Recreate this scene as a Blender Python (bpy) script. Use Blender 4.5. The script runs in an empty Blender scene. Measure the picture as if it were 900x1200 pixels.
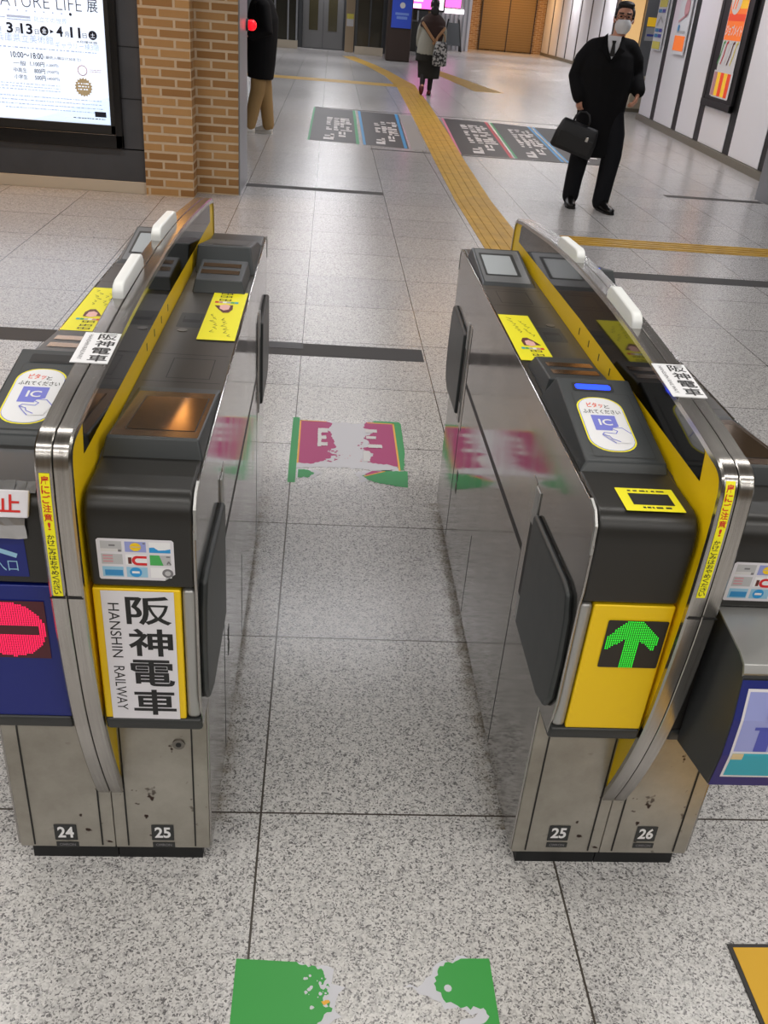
import bpy, bmesh, math, random
from mathutils import Vector, Matrix

# ------------------------------------------------------------------ camera, world, lights, exposure
scene = bpy.context.scene
COL = scene.collection
random.seed(7)

CAM_H = 1.5
cam_data = bpy.data.cameras.new('camera')
cam = bpy.data.objects.new('camera', cam_data)
COL.objects.link(cam)
cam_data.sensor_fit = 'VERTICAL'
cam_data.sensor_height = 36.0
cam_data.sensor_width = 36.0
cam_data.lens = 1070.0 * 36.0 / 1200.0
cam_data.clip_start = 0.02
cam_data.clip_end = 200


def camera_axes():
    f = 1070.0
    y = Vector((390 - 450, 600 + 5, -f)).normalized()          # depth direction seen by the camera
    z = -Vector((287 - 450, 600 - 2510, -f))
    z = (z - y * z.dot(y)).normalized()
    x = y.cross(z)
    return x, y, z


ax, ay, az = camera_axes()
M = Matrix(((ax.x, ax.y, ax.z, 0), (ay.x, ay.y, ay.z, 0), (az.x, az.y, az.z, CAM_H), (0, 0, 0, 1)))
cam.matrix_world = M
scene.camera = cam

scene.view_settings.view_transform = 'Standard'
scene.view_settings.look = 'None'
scene.cycles.caustics_reflective = False
scene.cycles.caustics_refractive = False
scene.view_settings.exposure = 0.14
scene.view_settings.gamma = 1.0
scene.view_settings.use_curve_mapping = False

world = bpy.data.worlds.new('world')
scene.world = world
world.use_nodes = True
world.node_tree.nodes['Background'].inputs[0].default_value = (0.9, 0.92, 1.0, 1)
world.node_tree.nodes['Background'].inputs[1].default_value = 0.12

CEIL = 2.75
LAMP_W = 27.0
WARM = (1.0, 0.965, 0.92)
COOL = (0.97, 0.96, 1.0)


def area(name, x, y, sx, sy, watts, color, z=CEIL - 0.075, rot=(0, 0, 0), parent=None):
    d = bpy.data.lights.new(name, 'AREA')
    d.shape = 'RECTANGLE'
    d.size, d.size_y = sx, sy
    d.energy = watts
    d.color = color
    o = bpy.data.objects.new(name, d)
    COL.objects.link(o)
    o.location = (x, y, z)
    o.rotation_euler = rot
    return o


LAMPS = []
for k, y in enumerate((5.6, 8.6, 11.8, 15.2, 19.0, 23.0, 27.5, 32.0, 37.0)):
    for x in (-2.0, 0.15, 3.4):
        if y > 7 and x < -1:
            x = -0.3 if y < 26 else -3.0
            if y < 12:
                continue
        if y > 22 and x > 3:
            x = 5.6
        LAMPS.append((x, y))
    if y > 20:
        LAMPS.append((8.0, y))  # extra column added to brighten the far end of the hall
for (x, y) in LAMPS:
    area('lamp', x, y, 1.25, 0.22, LAMP_W * (1.0 if y < 4 else (0.72 if y < 26 else 1.5)), WARM if y < 4 else COOL)
# long rows over the gates
ROWS = [(x, y) for y in (-2.6, -1.1, 0.35, 2.5) for x in (-3.1, -0.95, 1.2, 3.35)]
for (x, y) in ROWS:
    area('lamp_row', x, y, 2.0, 0.13, 15.5, WARM)
# unseen warm lights, put in for orange reflections and the warm far shutter
for (x, y, w) in ((-2.9, 7.2, 26.0), (2.0, 12.9, 16.0), (7.2, 40.6, 60.0), (4.9, 12.9, 6.0)):
    area('warm_fill', x, y, 1.6, 0.25, w, (1.0, 0.55, 0.22))
for y in (11.0, 14.5):
    area('wall_fill', 4.2, y, 0.25, 1.6, 14.0, (0.95, 0.96, 1.0))  # unseen fill lights added to brighten the white wall panels

# ------------------------------------------------------------------ helpers


def lin(c):
    out = []
    for v in c[:3]:
        v = v / 255.0
        out.append(v / 12.92 if v <= 0.04045 else ((v + 0.055) / 1.055) ** 2.4)
    return (out[0], out[1], out[2], 1.0)


MATS = {}


def mat(name, rgb, rough=0.5, metal=0.0, emit=0.0, spec=0.5, coat=0.0):
    if name in MATS:
        return MATS[name]
    m = bpy.data.materials.new(name)
    m.use_nodes = True
    b = m.node_tree.nodes['Principled BSDF']
    c = lin(rgb)
    b.inputs['Base Color'].default_value = c
    b.inputs['Roughness'].default_value = rough
    b.inputs['Metallic'].default_value = metal
    b.inputs['Specular IOR Level'].default_value = spec
    b.inputs['Coat Weight'].default_value = coat
    if emit:
        b.inputs['Emission Color'].default_value = c
        b.inputs['Emission Strength'].default_value = emit
    MATS[name] = m
    return m


class NT:
    """tiny node-tree writer"""

    def __init__(self, name, rough=0.5, metal=0.0, spec=0.5):
        self.m = bpy.data.materials.new(name)
        self.m.use_nodes = True
        self.t = self.m.node_tree
        self.b = self.t.nodes['Principled BSDF']
        self.b.inputs['Roughness'].default_value = rough
        self.b.inputs['Metallic'].default_value = metal
        self.b.inputs['Specular IOR Level'].default_value = spec
        self.co = self.t.nodes.new('ShaderNodeTexCoord').outputs['Object']
        MATS[name] = self.m

    def n(self, kind, ins=None, **props):
        nd = self.t.nodes.new(kind)
        for k, v in props.items():
            setattr(nd, k, v)
        for k, v in (ins or {}).items():
            if hasattr(v, 'is_linked') or hasattr(v, 'links'):
                self.t.links.new(v, nd.inputs[k])
            else:
                nd.inputs[k].default_value = v
        return nd

    def math(self, op, a, b=0.0):
        return self.n('ShaderNodeMath', {0: a, 1: b}, operation=op).outputs[0]

    def noise(self, scale, detail=2, rough=0.5, vec=None):
        return self.n('ShaderNodeTexNoise', {'Vector': vec or self.co, 'Scale': scale, 'Detail': detail, 'Roughness': rough}).outputs[0]

    def ramp(self, fac, stops, const=False):
        nd = self.n('ShaderNodeValToRGB', {'Fac': fac})
        cr = nd.color_ramp
        if const:
            cr.interpolation = 'CONSTANT'
        while len(cr.elements) < len(stops):
            cr.elements.new(0.5)
        for e, (p, c) in zip(cr.elements, stops):
            e.position = p
            e.color = c if len(c) == 4 else (c[0], c[1], c[2], 1)
        return nd.outputs[0]

    def mix(self, fac, a, b):
        nd = self.n('ShaderNodeMix', None, data_type='RGBA')
        for i, v in ((0, fac), (6, a), (7, b)):
            if hasattr(v, 'is_linked'):
                self.t.links.new(v, nd.inputs[i])
            else:
                nd.inputs[i].default_value = v
        return nd.outputs[2]

    def set(self, sock, v):
        if hasattr(v, 'is_linked'):
            self.t.links.new(v, self.b.inputs[sock])
        else:
            self.b.inputs[sock].default_value = v

    def bump(self, h, strength=0.3, dist=0.002):
        nd = self.n('ShaderNodeBump', {'Height': h, 'Strength': strength, 'Distance': dist})
        self.t.links.new(nd.outputs[0], self.b.inputs['Normal'])


def same(p):
    return p


class MB:
    """collects shapes, links them as ONE mesh object"""

    def __init__(self, xf=None):
        self.v, self.f, self.mi = [], [], []
        self.xf = xf or same

    def add(self, verts, faces, mi=0):
        o = len(self.v)
        self.v += [tuple(p) for p in verts]
        self.f += [tuple(i + o for i in f) for f in faces]
        self.mi += [mi] * len(faces)
        return self

    def box(self, x0, x1, y0, y1, z0, z1, mi=0):
        return self.prism([(x0, y0), (x1, y0), (x1, y1), (x0, y1)], 'z', z0, z1, mi)

    def prism(self, poly, axis, a, b, mi=0):
        n = len(poly)
        def P(p, t):
            if axis == 'x':
                return (t, p[0], p[1])
            if axis == 'y':
                return (p[0], t, p[1])
            return (p[0], p[1], t)
        vs = [P(p, a) for p in poly] + [P(p, b) for p in poly]
        fs = [tuple(range(n))[::-1], tuple(range(n, 2 * n))]
        fs += [(i, (i + 1) % n, n + (i + 1) % n, n + i) for i in range(n)]
        return self.add(vs, fs, mi)

    def hexa(self, bottom, top, mi=0):
        n = len(bottom)
        fs = [tuple(range(n))[::-1], tuple(range(n, 2 * n))]
        fs += [(i, (i + 1) % n, n + (i + 1) % n, n + i) for i in range(n)]
        return self.add(list(bottom) + list(top), fs, mi)

    def loft(self, rings, mi=0, cap=True, loop=False):
        n = len(rings[0])
        vs = [p for r in rings for p in r]
        fs = []
        m = len(rings)
        for k in range(m if loop else m - 1):
            for i in range(n):
                fs.append((k * n + i, k * n + (i + 1) % n, ((k + 1) % m) * n + (i + 1) % n, ((k + 1) % m) * n + i))
        if cap and not loop:
            fs.append(tuple(range(n))[::-1])
            fs.append(tuple(range((m - 1) * n, m * n)))
        return self.add(vs, fs, mi)

    def tube(self, path, r, n=8, mi=0, ref=(0, 1, 0)):
        return self.limb(path, [r] * len(path), n, mi, ref, dome=False)

    def limb(self, path, radii, n=14, mi=0, ref=(0, 1, 0), dome=True):
        P = [Vector(p) for p in path]
        R = [(r if isinstance(r, tuple) else (r, r)) for r in radii]
        rings = []
        for i, p in enumerate(P):
            t = (P[min(i + 1, len(P) - 1)] - P[max(i - 1, 0)]).normalized()
            s = Vector(ref).cross(t)
            if s.length < 1e-4:
                s = Vector((1, 0, 0)).cross(t)
            s.normalize()
            d = t.cross(s)
            ring = lambda c, k: [c + s * math.cos(a) * R[i][0] * k + d * math.sin(a) * R[i][1] * k
                                 for a in [2 * math.pi * j / n for j in range(n)]]
            rm = min(R[i])
            if dome and i == 0:
                rings += [ring(p - t * rm * 0.8, 0.45), ring(p - t * rm * 0.5, 0.8)]
            rings.append(ring(p, 1.0))
            if dome and i == len(P) - 1:
                rings += [ring(p + t * rm * 0.5, 0.8), ring(p + t * rm * 0.8, 0.45)]
        return self.loft(rings, mi)

    def ball(self, c, r, n=14, m=9, mi=0, rot=None):
        rings = []
        for k in range(1, m):
            t = math.pi * k / m
            ring = []
            for j in range(n):
                a = 2 * math.pi * j / n
                p = Vector((r[0] * math.sin(t) * math.cos(a), r[1] * math.sin(t) * math.sin(a), r[2] * math.cos(t)))
                if rot is not None:
                    p = rot @ p
                ring.append(p + Vector(c))
            rings.append(ring)
        return self.loft(rings, mi)

    def disc(self, c, r, axis, h, n=24, mi=0):
        pts = [(r * math.cos(2 * math.pi * i / n), r * math.sin(2 * math.pi * i / n)) for i in range(n)]
        if axis == 'z':
            return self.prism([(c[0] + a, c[1] + b) for a, b in pts], 'z', c[2], c[2] + h, mi)
        if axis == 'y':
            return self.prism([(c[0] + a, c[2] + b) for a, b in pts], 'y', c[1], c[1] + h, mi)
        return self.prism([(c[1] + a, c[2] + b) for a, b in pts], 'x', c[0], c[0] + h, mi)

    def mesh(self, name, mats):
        me = bpy.data.meshes.new(name)
        me.from_pydata([self.xf(p) for p in self.v], [], self.f)
        if not isinstance(mats, (list, tuple)):
            mats = [mats]
        for m in mats:
            me.materials.append(MATS[m] if isinstance(m, str) else m)
        for p, i in zip(me.polygons, self.mi):
            p.material_index = i
        bm = bmesh.new()
        bm.from_mesh(me)
        bmesh.ops.recalc_face_normals(bm, faces=bm.faces)
        bm.to_mesh(me)
        bm.free()
        return me

    def build(self, name, mats, parent=None, bevel=0.0, smooth=False, remesh=0.0, seg=2, relax=2):
        me = self.mesh(name, mats)
        o = bpy.data.objects.new(name, me)
        COL.objects.link(o)
        if remesh:
            md = o.modifiers.new('Remesh', 'REMESH')
            md.mode = 'VOXEL'
            md.voxel_size = remesh
            md.use_smooth_shade = True
            if relax:
                sm = o.modifiers.new('Smooth', 'SMOOTH')
                sm.iterations = relax
                sm.factor = 0.5
            dg = bpy.context.evaluated_depsgraph_get()
            me2 = bpy.data.meshes.new_from_object(o.evaluated_get(dg), depsgraph=dg)
            o.modifiers.clear()
            o.data = me2
            me2.name = name
            if not me2.materials:
                me2.materials.append(me.materials[0])
            for p in me2.polygons:
                p.use_smooth = True
        elif smooth:
            for p in me.polygons:
                p.use_smooth = True
        if bevel:
            md = o.modifiers.new('Bevel', 'BEVEL')
            md.width = bevel
            md.segments = seg
            md.limit_method = 'ANGLE'
            md.angle_limit = math.radians(35)
            for p in me.polygons:
                p.use_smooth = True
            wn = o.modifiers.new('Normals', 'WEIGHTED_NORMAL')
            wn.keep_sharp = True
        if parent:
            o.parent = parent
        return o


def tag(o, label=None, cat=None, group=None, kind=None):
    if label:
        o['label'] = label
    if cat:
        o['category'] = cat
    if group:
        o['group'] = group
    if kind:
        o['kind'] = kind
    return o


def thing(name, label, cat, loc=(0, 0, 0), rz=0.0, group=None):
    o = bpy.data.objects.new(name, None)
    COL.objects.link(o)
    o.empty_display_size = 0.1
    o.location = loc
    o.rotation_euler = (0, 0, rz)
    return tag(o, label, cat, group)


TEXT_CACHE = {}


def glyphs(s, weight=0.0):
    """outlines of a string as flat verts / faces, from Blender's built-in font"""
    key = (s, weight)
    if key in TEXT_CACHE:
        return TEXT_CACHE[key]
    cu = bpy.data.curves.new('lettering', 'FONT')
    cu.body = s
    cu.offset = weight
    cu.resolution_u = 3
    ob = bpy.data.objects.new('lettering', cu)
    COL.objects.link(ob)
    dg = bpy.context.evaluated_depsgraph_get()
    me = bpy.data.meshes.new_from_object(ob.evaluated_get(dg), depsgraph=dg)
    vs = [(v.co.x, v.co.y) for v in me.vertices]
    fs = [tuple(p.vertices) for p in me.polygons]
    bpy.data.objects.remove(ob)
    bpy.data.curves.remove(cu)
    bpy.data.meshes.remove(me)
    TEXT_CACHE[key] = (vs, fs)
    return vs, fs


class Decal:
    """flat printed thing: layers of ink on a plane given by an origin and two directions"""

    def __init__(self, O, U, V, lift=0.0006, step=0.0002):
        self.O = Vector(O)
        self.U = Vector(U).normalized()
        self.V = Vector(V).normalized()
        self.N = self.U.cross(self.V)
        self.lift, self.step = lift, step
        self.mats = []
        self.mb = MB()

    def mi(self, m):
        if m not in self.mats:
            self.mats.append(m)
        return self.mats.index(m)

    def P(self, u, v, layer):
        return self.O + self.U * u + self.V * v + self.N * (self.lift + self.step * layer)

    def poly(self, pts, m, layer=0):
        self.mb.add([self.P(u, v, layer) for u, v in pts], [tuple(range(len(pts)))], self.mi(m))
        return self

    def rect(self, u0, v0, u1, v1, m, layer=0, r=0.0):
        if r <= 0:
            return self.poly([(u0, v0), (u1, v0), (u1, v1), (u0, v1)], m, layer)
        pts = []
        for cx, cy, a0 in ((u1 - r, v0 + r, -90), (u1 - r, v1 - r, 0), (u0 + r, v1 - r, 90), (u0 + r, v0 + r, 180)):
            for k in range(7):
                a = math.radians(a0 + 15 * k)
                pts.append((cx + r * math.cos(a), cy + r * math.sin(a)))
        return self.poly(pts, m, layer)

    def disc(self, u, v, r, m, layer=0, n=28, ry=None):
        ry = ry or r
        return self.poly([(u + r * math.cos(2 * math.pi * i / n), v + ry * math.sin(2 * math.pi * i / n)) for i in range(n)], m, layer)

    def slab(self, u0, v0, u1, v1, m, t=0.0005):
        """the body of the sheet, with a thickness"""
        b = [self.P(u, v, 0) - self.N * (self.lift) for u, v in ((u0, v0), (u1, v0), (u1, v1), (u0, v1))]
        self.mb.hexa(b, [p + self.N * self.lift for p in b], self.mi(m))
        return self

    def line(self, pts, w, m, layer=1):
        for q_, (a, b) in enumerate(zip(pts[:-1], pts[1:])):
            d = Vector((b[0] - a[0], b[1] - a[1]))
            if d.length < 1e-7:
                continue
            d.normalize()
            nx, ny = -d.y * w / 2, d.x * w / 2
            ex, ey = d.x * w / 4, d.y * w / 4
            self.poly([(a[0] - nx - ex, a[1] - ny - ey), (b[0] - nx + ex, b[1] - ny + ey), (b[0] + nx + ex, b[1] + ny + ey), (a[0] + nx - ex, a[1] + ny - ey)], m, layer + q_ * 0.08)
        return self

    def text(self, s, u0, v0, u1, v1, m, layer=1, weight=0.0, rot=0, keep=False):
        """string fitted into the box; rot in quarter turns clockwise"""
        vs, fs = glyphs(s, weight)
        if not vs:
            return self
        xa, xb = min(v[0] for v in vs), max(v[0] for v in vs)
        ya, yb = min(v[1] for v in vs), max(v[1] for v in vs)
        w, h = max(xb - xa, 1e-6), max(yb - ya, 1e-6)
        pts = []
        for x, y in vs:
            a, b = (x - xa) / w, (y - ya) / h
            if rot == 1:
                a, b = b, 1 - a
            elif rot == 2:
                a, b = 1 - a, 1 - b
            elif rot == 3:
                a, b = 1 - b, a
            pts.append(self.P(u0 + a * (u1 - u0), v0 + b * (v1 - v0), layer))
        self.mb.add(pts, fs, self.mi(m))
        return self

    def column(self, s, u0, u1, vtop, vbot, m, layer=1, weight=0.0):
        n = len(s)
        h = (vtop - vbot) / n
        for i, ch in enumerate(s):
            if ch != ' ':
                tiny = ch in '、。!'
                k = 0.32 if tiny else 0.0
                self.text(ch, u0 + (u1 - u0) * k, vtop - (i + 0.94) * h, u1 - (u1 - u0) * k, vtop - (i + 0.06) * h, m, layer, weight)
        return self

    def scribble(self, u0, v0, u1, v1, n, m, layer=1, w=0.001, rnd=None):
        """rows of illegible small print"""
        rnd = rnd or random
        for k in range(n):
            v = v1 - (k + 0.5) * (v1 - v0) / n
            u = u0
            while u < u1:
                l = rnd.uniform(0.3, 1.4) * (v1 - v0) / n
                self.rect(u, v - w / 2, min(u + l, u1), v + w / 2, m, layer)
                u += l + rnd.uniform(0.2, 0.6) * (v1 - v0) / n
        return self

    def build(self, name, parent=None, xf=None):
        me = bpy.data.meshes.new(name)
        vs = self.mb.v
        me.from_pydata([(xf(p) if xf else p) for p in vs], [], self.mb.f)
        for m in self.mats:
            me.materials.append(MATS[m])
        for p, i in zip(me.polygons, self.mb.mi):
            p.material_index = i
        o = bpy.data.objects.new(name, me)
        COL.objects.link(o)
        if parent:
            o.parent = parent
        return o


# ------------------------------------------------------------------ materials
mat('black_cover', (34, 33, 31), 0.36)
mat('top_plate', (70, 66, 60), 0.32, 0.35)
mat('reader_grey', (50, 54, 56), 0.42)
mat('trim_dark', (42, 44, 44), 0.45)
mat('rubber', (18, 20, 22), 0.6)
mat('yellow', (240, 200, 8), 0.42)
mat('yellow_sticker', (245, 236, 22), 0.5)
mat('blue_panel', (12, 30, 116), 0.4)
mat('gloss_black', (8, 8, 8), 0.06, spec=0.6)
mat('white_plastic', (242, 244, 242), 0.35)
mat('white', (236, 236, 238), 0.5)
mat('paper', (222, 220, 226), 0.55)
mat('ink', (26, 26, 28), 0.5)
mat('ink_red', (205, 38, 32), 0.5)
mat('ink_orange', (232, 92, 62), 0.5)
mat('ink_blue', (118, 124, 214), 0.5)
mat('ink_grey', (120, 118, 122), 0.5)
mat('sky_blue', (42, 150, 214), 0.5)
mat('pale_blue', (150, 196, 222), 0.5)
mat('lavender', (150, 158, 214), 0.5)
mat('violet', (74, 84, 178), 0.5)
mat('teal', (40, 166, 190), 0.5)
mat('pale_grey', (186, 186, 188), 0.5)
mat('pale_pink', (206, 150, 156), 0.5)
mat('leaf', (72, 172, 88), 0.5)
mat('red', (214, 34, 40), 0.5)
mat('skin_print', (238, 186, 178), 0.5)
mat('brown_print', (96, 42, 34), 0.5)
mat('led_green', (40, 235, 50), 0.5, emit=0.85)
mat('led_pink', (255, 24, 84), 0.5, emit=1.25)
mat('led_blue', (14, 60, 255), 0.5, emit=1.6)
mat('led_off', (34, 30, 28), 0.35)
mat('led_off_red', (78, 18, 30), 0.35)
mat('slot_dark', (10, 10, 11), 0.5)
mat('glass_bronze', (150, 124, 98), 0.1, 0.85)
mat('bezel_reflection', (104, 82, 62), 0.2, 0.6)  # dark grey frame; its warm reflection is put into the colour as brown
mat('screen_grey', (178, 184, 188), 0.25)
mat('silver', (170, 170, 168), 0.4, 0.7)
mat('screen_frame', (128, 130, 132), 0.3, 0.3)
mat('chrome', (225, 224, 222), 0.12, 1.0)
mat('tape', (190, 190, 192), 0.22, 0.85)
mat('lock', (126, 122, 116), 0.35, 0.9)

t = NT('steel_side', 0.1, 1.0)
n1 = t.noise(6, 4)
t.set('Base Color', t.ramp(n1, [(0.3, (0.34, 0.325, 0.31)), (0.7, (0.40, 0.385, 0.365))]))
t.set('Roughness', t.ramp(t.noise(9, 3), [(0.35, (0.07,) * 3), (0.7, (0.15,) * 3)]))

t = NT('steel_rail', 0.25, 1.0)
st = t.n('ShaderNodeMapping', {'Vector': t.co, 'Scale': (400, 6, 6)}).outputs[0]
t.set('Base Color', t.ramp(t.noise(1, 3, vec=st), [(0.3, (0.40, 0.38, 0.36)), (0.7, (0.52, 0.50, 0.47))]))
t.set('Roughness', t.ramp(t.noise(3, 2), [(0.3, (0.20,) * 3), (0.8, (0.25,) * 3)]))

t = NT('steel_base', 0.42, 0.75)
grime = t.noise(5, 6, 0.65)
spots = t.ramp(t.noise(46, 2), [(0.66, (0, 0, 0)), (0.71, (1, 1, 1))])
where = t.ramp(t.noise(4.5, 2), [(0.5, (0, 0, 0)), (0.62, (1, 1, 1))])
sp = t.math('MULTIPLY', spots, where)
base = t.ramp(grime, [(0.3, lin((148, 143, 133))), (0.75, lin((188, 184, 175)))])
t.set('Base Color', t.mix(sp, base, lin((60, 42, 36))))
t.set('Roughness', 0.42)

t = NT('flap_grey', 0.4)
t.set('Base Color', t.ramp(t.noise(30, 5), [(0.3, lin((46, 50, 51))), (0.7, lin((55, 58, 58)))]))

t = NT('granite', 0.3, 0.0, 0.5)
sx = t.n('ShaderNodeSeparateXYZ', {0: t.co})
def seam_mask(nt, comp, off, pitch, half):
    s = nt.math('FRACT', nt.math('DIVIDE', nt.math('ADD', comp, off), pitch))
    d = nt.math('MINIMUM', s, nt.math('SUBTRACT', 1.0, s))
    return nt.math('LESS_THAN', d, half / pitch)
seam = t.math('MAXIMUM', seam_mask(t, sx.outputs[0], 0.08 + 60, 0.6, 0.0022), seam_mask(t, sx.outputs[1], -1.366 + 60.4, 0.604, 0.0022))
warp = t.n('ShaderNodeVectorMath', {0: t.co, 1: t.n('ShaderNodeVectorMath', {0: t.n('ShaderNodeTexNoise', {'Vector': t.co, 'Scale': 120.0, 'Detail': 2.0}).outputs[1], 'Scale': 0.009}, operation='SCALE').outputs[0]}, operation='ADD').outputs[0]
vor = t.n('ShaderNodeTexVoronoi', {'Vector': warp, 'Scale': 330.0})
cell = t.n('ShaderNodeSeparateColor', {0: vor.outputs['Color']}).outputs[0]
grain = t.ramp(cell, [(0.0, lin((112, 110, 110))), (0.12, lin((150, 148, 146))), (0.25, lin((186, 184, 181))), (0.45, lin((203, 201, 198))), (0.72, lin((213, 211, 208)))], const=True)
big = t.ramp(t.noise(60, 3), [(0.36, (0.82, 0.82, 0.83)), (0.5, (1, 1, 1))])
stone = t.n('ShaderNodeMix', None, data_type='RGBA', blend_type='MULTIPLY')
stone.inputs[0].default_value = 1.0
t.t.links.new(grain, stone.inputs[6])
t.t.links.new(big, stone.inputs[7])
tile = t.n('ShaderNodeTexWhiteNoise', {'Vector': t.n('ShaderNodeVectorMath', {0: t.n('ShaderNodeVectorMath', {0: t.co, 1: (0.08 + 60, -1.366 + 60.4, 0)}, operation='ADD').outputs[0], 1: (1 / 0.6, 1 / 0.604, 0)}, operation='MULTIPLY').outputs[0]})
fl = t.n('ShaderNodeVectorMath', {0: tile.inputs[0].links[0].from_socket}, operation='FLOOR')
t.t.links.new(fl.outputs[0], tile.inputs[0])
tv = t.ramp(tile.outputs[0], [(0.0, (0.93, 0.93, 0.94)), (1.0, (1, 0.995, 0.985))])
st2 = t.n('ShaderNodeMix', None, data_type='RGBA', blend_type='MULTIPLY')
st2.inputs[0].default_value = 1.0
t.t.links.new(stone.outputs[2], st2.inputs[6])
t.t.links.new(tv, st2.inputs[7])
edge = None
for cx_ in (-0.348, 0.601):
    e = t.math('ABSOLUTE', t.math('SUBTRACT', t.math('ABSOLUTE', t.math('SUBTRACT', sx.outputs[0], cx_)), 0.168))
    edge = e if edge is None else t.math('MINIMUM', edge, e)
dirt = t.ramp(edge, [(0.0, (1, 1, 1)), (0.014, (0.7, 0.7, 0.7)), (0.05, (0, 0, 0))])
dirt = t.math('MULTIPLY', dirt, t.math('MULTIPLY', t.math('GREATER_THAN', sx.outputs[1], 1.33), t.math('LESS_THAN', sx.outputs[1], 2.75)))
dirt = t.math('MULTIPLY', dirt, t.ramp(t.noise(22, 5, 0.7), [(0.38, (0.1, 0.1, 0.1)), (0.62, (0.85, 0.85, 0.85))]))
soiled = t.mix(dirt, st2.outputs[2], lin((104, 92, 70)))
t.set('Base Color', t.mix(seam, soiled, lin((72, 66, 60))))
t.set('Roughness', 0.24)

t = NT('brick', 0.75)
uv = t.n('ShaderNodeSeparateXYZ', {0: t.co})
cv = t.n('ShaderNodeCombineXYZ', {0: t.math('ADD', uv.outputs[0], uv.outputs[1]), 1: uv.outputs[2], 2: 0.0}).outputs[0]
bk = t.n('ShaderNodeTexBrick', {'Vector': cv, 'Color1': lin((146, 104, 56)), 'Color2': lin((188, 146, 92)), 'Mortar': lin((206, 186, 156)), 'Scale': 1.0, 'Mortar Size': 0.010, 'Mortar Smooth': 0.15, 'Brick Width': 0.235, 'Row Height': 0.0665, 'Bias': 0.0})
t.set('Base Color', t.mix(t.math('MULTIPLY', t.noise(18, 4), 0.35), bk.outputs[0], lin((150, 108, 58))))
t.bump(t.math('SUBTRACT', 1.0, bk.outputs[1]), 0.6, 0.01)

t = NT('wall_tile_dark', 0.45)
t.set('Base Color', t.ramp(t.noise(3, 3), [(0.3, lin((66, 66, 68))), (0.7, lin((76, 76, 78)))]))

t = NT('shutter', 0.5, 0.3)
uv = t.n('ShaderNodeSeparateXYZ', {0: t.co})
slat = t.math('FRACT', t.math('MULTIPLY', uv.outputs[2], 11.0))
t.set('Base Color', t.ramp(slat, [(0.0, lin((96, 76, 44))), (0.15, lin((140, 112, 68))), (1.0, lin((150, 122, 76)))]))
t.bump(slat, 0.5, 0.01)

t = NT('tactile', 0.5)
t.set('Base Color', t.ramp(t.noise(7, 5), [(0.3, lin((178, 138, 42))), (0.7, lin((206, 164, 58)))]))

mat('tactile_gold', (214, 164, 20), 0.45)
mat('strip_dark', (52, 50, 49), 0.65)
mat('strip_black', (36, 36, 38), 0.45)
mat('magenta', (172, 50, 112), 0.5)
mat('green_floor', (48, 150, 84), 0.5)
mat('green_bright', (62, 158, 72), 0.45)
mat('orange_line', (236, 176, 64), 0.5)
mat('residue', (206, 206, 212), 0.55)
mat('board_dark', (62, 61, 61), 0.5)
mat('zone_grey', (150, 148, 146), 0.5)
mat('line_blue', (54, 140, 196), 0.5)
mat('line_pink', (206, 120, 150), 0.5)
mat('line_green', (44, 148, 92), 0.5)
mat('line_red', (186, 54, 70), 0.5)
mat('board_white', (214, 212, 212), 0.5)
mat('ceiling_white', (128, 126, 122), 0.8)
mat('wall_white', (236, 236, 240), 0.35)
mat('panel_white', (240, 240, 244), 0.3)
mat('black_strip', (12, 12, 13), 0.45)
mat('stone_base', (196, 184, 164), 0.5)
mat('stone_dark', (112, 106, 92), 0.4)
mat('metal_grey', (150, 152, 156), 0.35, 0.6)
mat('metal_dark', (70, 72, 74), 0.4, 0.5)
mat('wall_beige', (170, 150, 122), 0.6)
mat('lamp_red', (255, 12, 24), 0.3, emit=2.2)
mat('added_glow', (255, 186, 104), 0.4, emit=5.0)
mat('lamp_face', (255, 250, 240), 0.4)
mat('poster_back', (220, 233, 252), 0.4, emit=0.8)
mat('poster_cyan', (208, 228, 252), 0.4, emit=0.8)
mat('poster_pale', (172, 186, 214), 0.5, emit=0.5)
mat('poster_ink', (28, 32, 52), 0.5)
mat('poster_tan', (176, 158, 122), 0.5, emit=0.3)
mat('frame_black', (16, 15, 15), 0.25)
mat('door_grey', (112, 112, 112), 0.4, 0.3)
mat('door_glass', (70, 66, 48), 0.1)
mat('dark_brown', (52, 38, 32), 0.5)
mat('blue_poster', (52, 84, 206), 0.5)
mat('blue_pale', (120, 150, 226), 0.5)
mat('pink_screen', (255, 96, 196), 0.4, emit=1.7)
mat('white_glow', (255, 246, 252), 0.4, emit=1.6)
mat('shop_dark', (58, 58, 54), 0.5)
mat('shop_white', (190, 186, 190), 0.5)
mat('warm_shop', (236, 190, 128), 0.5, emit=0.6)
mat('glass_dark', (66, 64, 56), 0.08, 0.2)
mat('poster_yellow', (232, 220, 96), 0.5)
mat('poster_white', (226, 228, 232), 0.5)
mat('poster_orange', (240, 118, 40), 0.5, emit=0.35)
mat('orange_red', (226, 70, 28), 0.5, emit=0.3)
mat('amber', (240, 190, 40), 0.5, emit=0.3)
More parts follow.
